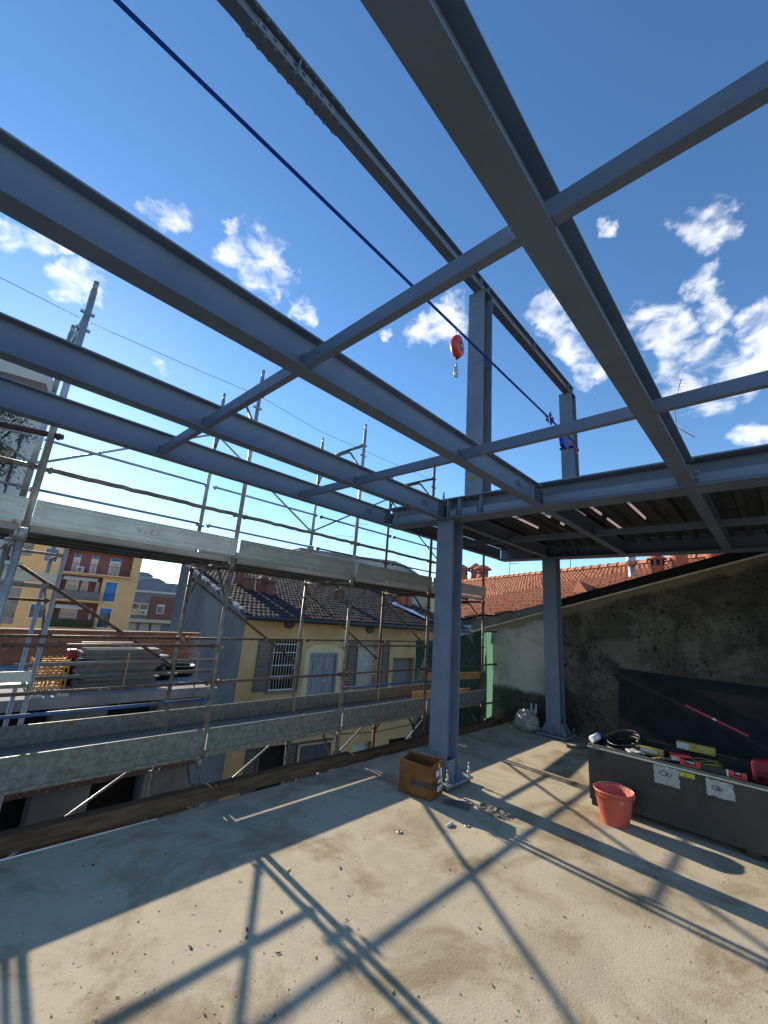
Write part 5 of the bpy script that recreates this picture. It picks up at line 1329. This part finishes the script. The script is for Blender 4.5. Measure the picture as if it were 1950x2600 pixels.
    for z in (.63, .43):
        rail((1.0, 8.42, z), (4.1, 8.42, z+.01), 'plank_grey', '%s grey guard board along the terrace edge' % ('upper' if z > .5 else 'lower'), 'terrace guard boards', .03)
    for x in (2.52, 3.75, .2): 
        t = MB().tube((x, 8.38, -.05), (x-.01, 8.38, .78), .015, 8).build('guard_post', 'timber_light'); tag(t, {2.52: 'thin wooden guard post in front of the plank stack', 3.75: 'thin wooden guard post at the terrace right end', .2: 'thin wooden guard post at the terrace left end'}[x], 'guard post')
    for x, y in ((1.30, 8.36), (1.62, 8.34), (3.1, 8.36)):
        o = MB().box((x, y, .1605), (x+.14, y+.10, .19)).build('paving_block', 'pale_plaster'); tag(o, {1.30: 'pale block on the terrace kerb below the orange crates', 1.62: 'second pale block on the terrace kerb', 3.1: 'pale block on the terrace kerb right of the plank stack'}[x], 'block')
terrace()

# ------------------------------------------------------------------ apartment block and far buildings
def local(origin, delta, scale):
    d = R(delta); u = Vector((math.cos(d), math.sin(d), 0)); n = Vector((-u.y, u.x, 0)); o = Vector(origin)
    o = Vector((o.x*scale, o.y*scale, CAMH+(0)*scale))
    def P(s, dd, z): return o + u*s*scale + n*dd + Vector((0, 0, (z-CAMH)*scale))
    def bx(b, s0, s1, d0, d1, z0, z1):
        a, c = P(s0, d0, z0), P(s1, d1, z1); m = (a+c)/2
        return b.obox(m, u*abs(s1-s0)*scale/2, n*abs(d1-d0)/2, (0, 0, abs(z1-z0)*scale/2))
    return P, bx
def apartment():
    P, bx = local((10.035, 42.943, 0), -14, 1.36)
    r = thing('apartment_block', P(0, 0, -6), 'yellow apartment block with red balcony recesses and blue blinds', 'building')
    holes = [(-3.6, 1.45, 3.55, 5.5), (-3.5, -.5, 1.3, 3.32), (-3.45, -.42, -1.0, 1.08)]
    wins = [(-.2, .66, 1.33, 2.97), (-.17, .66, -.9, .72), (-4.9, -4.05, 4.25, 5.28), (-4.88, -4.0, -.32, .71)]
    wall_holes(P, -6.4, 2.15, -7, 5.85, holes+wins, 1.4).build('facade', 'apt_yellow', r)
    b = MB(); bx(b, 2.151, 2.16, 0, 9, -7, 5.85); b.build('side_wall', 'apt_yellow', r)
    b = MB(); bx(b, -6.5, 2.3, -.3, 9, 5.86, 6.05); rf = b.build('roof', 'apt_trim', r)
    for k, h in enumerate(holes):
        MB().add([P(h[0], 1.39, h[2]), P(h[1], 1.39, h[2]), P(h[1], 1.39, h[3]), P(h[0], 1.39, h[3])], [(0, 1, 2, 3)]).build('recess_wall', 'apt_red', r)
        b = MB(); bx(b, h[0]-.1, h[1]+.1, -.6, .05, h[2]-.12, h[2]); sl = b.build('balcony_slab', 'apt_yellow', r)
        b = MB(); bx(b, h[0]-.08, h[1]+.08, -.58, -.55, h[2]+.72, h[2]+.77); bx(b, h[0]-.08, h[1]+.08, -.58, -.55, h[2]+.05, h[2]+.08); rl = b.build('railing', 'rail_dark', r)
        n = int((h[1]-h[0])/.09); q = MB()
        for i in range(n+1): s = h[0]-.06+(h[1]-h[0]+.12)*i/n; q.tube(P(s, -.565, h[2]+.08), P(s, -.565, h[2]+.72), .012, 4)
        tag(q.build('baluster_set', 'rail_dark', rl), None, None, None, 'stuff')
        if k: b = MB(); bx(b, h[0], h[1], -.54, -.53, h[2]+.06, h[2]+.7); b.build('screen', 'apt_grey' if k == 1 else 'leaf', rl)
        ds = {0: ((-3.0, -2.5), (-1.7, -1.2), (-.3, .55)), 1: ((-3.1, -2.2), (-2.0, -1.5), (-.95, -.7)), 2: ((-3.0, -1.8), (-.95, -.75))}[k]
        for s0, s1 in ds:
            b = MB(); bx(b, s0, s1, 1.33, 1.385, h[2], h[2]+1.62); w = b.build('window', 'window_white', r)
            b = MB(); bx(b, s0+.08, s1-.08, 1.31, 1.3299, h[2]+.1, h[2]+1.2); b.build('pane', 'curtain', w)
            if k == 0: b = MB(); bx(b, s0+.04, s1-.04, 1.30, 1.3295, h[2]+1.35, h[2]+1.6); b.build('blind', 'blind_blue', w)
    for s0, s1, z in ((-3.25, -.85, 3.2), (-3.3, -1.33, .85)):
        q = MB(); n = 18
        for i in range(n):
            a, c = s0+(s1-s0)*i/n, s0+(s1-s0)*(i+1)/n
            q.add([P(a, .1, z), P(c, .1, z), P(c, -.9, z-.27), P(a, -.9, z-.27), P((a+c)/2, -.9, z-.34)], [(0, 1, 2, 3), (3, 2, 4)])
        q.build('awning', 'awning', r)
    for k, (s0, s1, z0, z1) in enumerate(wins):
        b = MB(); bx(b, s0-.05, s1+.05, -.03, .02, z0-.05, z0); bx(b, s0-.05, s0, -.03, .02, z0, z1+.05); bx(b, s1, s1+.05, -.03, .02, z0, z1+.05); bx(b, s0, s1, -.03, .02, z1, z1+.05)
        w = b.build('window', 'window_white', r)
        b = MB(); bx(b, s0, s1, .15, .2, z0, z1); b.build('pane', 'window_glass', w)
        zb = [z0, z1-.4, z1-.12, z1-.2][k]
        b = MB(); bx(b, s0, s1, .10, .149, zb, z1); b.build('blind', 'blind_blue', w)
        if k < 2: b = MB(); bx(b, s0, s1, -.06, -.04, z0+.62, z0+.66); bx(b, s0, s1, -.06, -.04, z0+.02, z0+.05); [b.tube(P(s0+(s1-s0)*i/9, -.05, z0+.05), P(s0+(s1-s0)*i/9, -.05, z0+.62), .012, 4) for i in range(10)]; b.build('window_rail', 'rail_dark', w)
    for s in (-6.25,):
        for z0, z1 in ((4.5, 5.5), (2.2, 3.4), (-.9, 1.9)): b = MB(); bx(b, s-.14, s+.5, -.02, .03, z0, z1); b.build('stair_window', 'window_glass', r)
    for s, z in ((-2.35, 3.95), ): 
        b = MB(); bx(b, s-.28, s+.28, .4, .75, z-.35, z+.15); ac = b.build('air_conditioner', 'window_white', r)
        MB().tube(P(s, .399, z-.1), P(s, .38, z-.1), .22, 16).build('fan', 'apt_grey', ac)
    # open loggia corner
    b = MB(); bx(b, 1.46, 1.6, .1, .5, 3.6, 5.5); b.build('loggia_pier', 'apt_yellow', r)
apartment()
def far_buildings():
    P, bx = local((20.5, 60.28, 0), -14, 1.3)
    r = thing('grey_building', P(0, 0, -6), 'low grey and brick building with air conditioner beside the yellow block', 'building')
    b = MB(); bx(b, -5, 3.5, .5, 14, -8, 2.6); b.build('wall', 'apt_grey', r)
    b = MB(); bx(b, -5, 3.5, .2, 14, 2.605, 2.9); b.build('parapet', 'apt_trim', r)
    b = MB(); bx(b, -5, 3.5, 4, 14, 2.91, 4.2); rf = b.build('roof_volume', 'roof_grey', r)
    b = MB(); bx(b, -4, -1.3, .2, .499, -.3, 1.25); bp = b.build('pale_bay', 'pale_plaster', r)
    for s in (-3.2, -2.2): b = MB(); bx(b, s, s+.75, .15, .199, .5, 1.05); b.build('window', 'window_glass', bp)
    b = MB(); bx(b, -2.0, -1.4, -.1, .149, -.25, .35); ac = b.build('air_conditioner', 'window_white', r); MB().tube(P(-1.75, -.11, .05), P(-1.75, -.13, .05), .2, 14).build('fan', 'rail_dark', ac)
    b = MB(); bx(b, -1.1, 3.4, .3, .499, -1, 2.2); b.build('brick_panel', 'brick_side', r)
    b = MB(); bx(b, -.3, .6, .2, .299, .0, 1.2); w = b.build('window', 'window_white', r); b = MB(); bx(b, -.2, .5, .15, .1999, .1, .95); b.build('pane', 'window_glass', w)
    b = MB(); bx(b, -5, 3.5, -1.2, .499, -1.15, -.75); b.build('balcony_slab', 'pale_plaster', r)
    for s in (-3.3, -1.9, -.5): b = MB(); bx(b, s, s+1.1, .2, .499, -2.6, -1.3); b.build('window', 'curtain', r)
    rnd = random.Random(44)
    for k in range(9):
        az = R(72.5+k*1.15); d = 230; p = Vector((d*math.cos(az), d*math.sin(az), 0)); h = 11+rnd.uniform(-2.5, 2.5)
        r = thing('distant_house', (p.x, p.y, -9.3), '%s hazy pale house on the skyline' % ['first', 'second', 'third', 'fourth', 'fifth', 'sixth', 'seventh', 'eighth', 'ninth'][k] + ' from the right', 'house', 'houses on the skyline')
        w = rnd.uniform(3, 6); MB().box((p.x-w, p.y-3, -9.3), (p.x+w, p.y+3, h)).build('wall', 'hill', r)
        MB().add([(p.x-w-.4, p.y-3.4, h+.01), (p.x+w+.4, p.y-3.4, h+.01), (p.x+w+.4, p.y+3.4, h+.01), (p.x-w-.4, p.y+3.4, h+.01), (p.x-w*.5, p.y, h+1.6), (p.x+w*.5, p.y, h+1.6)], [(0, 1, 5, 4), (1, 2, 5), (2, 3, 4, 5), (3, 0, 4)]).build('roof', 'roof_grey', r)
    # tall pale building at the left edge and the tree before it
    P, bx = local((.28, 39.07, 0), -14, 1.0)
    r = thing('tall_building', P(-3, 0, -9), 'tall pale building at the left edge partly hidden by a tree', 'building')
    b = MB(); bx(b, -9, .9, .2, 9, -9.3, 17.6); b.build('wall', 'tower_pale', r)
    b = MB(); bx(b, -9, 1.9, -1.2, 2.0, 16.6, 17.75); b.build('top_slab', 'tower_pale', r)
    for z in (14.6, 11.4, 8.2): 
        b = MB(); bx(b, -9, 1.15, -.6, .19, z, z+.5); b.build('balcony_slab', 'tower_pale', r)
        b = MB(); bx(b, -6, -.6, .1, .195, z+.55, z+1.9); b.build('window', 'window_glass', r)
    b = MB(); bx(b, .92, 1.1, 1, 1.2, 8, 13); b.build('downpipe', 'rail_dark', r)
    t = thing('street_tree', (-.6, 30, -9.3), 'leafy tree in front of the tall building at the left edge', 'tree')
    MB().tube((-.6, 30, -9.3), (-.5, 30, 6.5), .3, 10, .14).build('trunk', 'bark', t)
    rn = random.Random(17)
    for k in range(9):
        a = rn.uniform(0, 6.3); MB().path([(-.5, 30, 4.5+k*.35), (-.5+.9*math.cos(a), 30+.9*math.sin(a), 6.5+k*.4), (-.5+1.6*math.cos(a), 30+1.6*math.sin(a), 8+k*.4)], .08, 6, True, .02).build('limb', 'bark', t)
    lf = MB()
    cl = [Vector((-.5+rn.gauss(0, .75), 30+rn.gauss(0, .8), 8.6+rn.gauss(0, 1.3))) for _ in range(34)]
    for k in range(5200):
        c = rn.choice(cl); p = c+Vector((rn.gauss(0, .38), rn.gauss(0, .38), rn.gauss(0, .34)))
        u = Vector((rn.uniform(-1, 1), rn.uniform(-1, 1), rn.uniform(-1, 1))).normalized(); v = u.orthogonal().normalized(); s = rn.uniform(.05, .11)
        lf.add([p-u*s, p+v*s*.5, p+u*s, p-v*s*.5], [(0, 1, 2, 3)])
    tag(lf.build('crown', 'leaf', t), None, None, None, 'stuff')
    P, bx = local((9.5, 52, 0), -14, 1.25)
    r = thing('blue_roof_building', P(-5, 0, -9), 'building with a blue grey flat roof and two pipes behind the upper toe board', 'building')
    b = MB(); bx(b, -9, -2.2, 8, 16, -7, 7.4); b.build('wall', 'apt_grey', r)
    b = MB(); bx(b, -9, -3.6, 8, 16, 7.41, 8.2); b.build('roof_volume', 'shutter', r)
far_buildings()
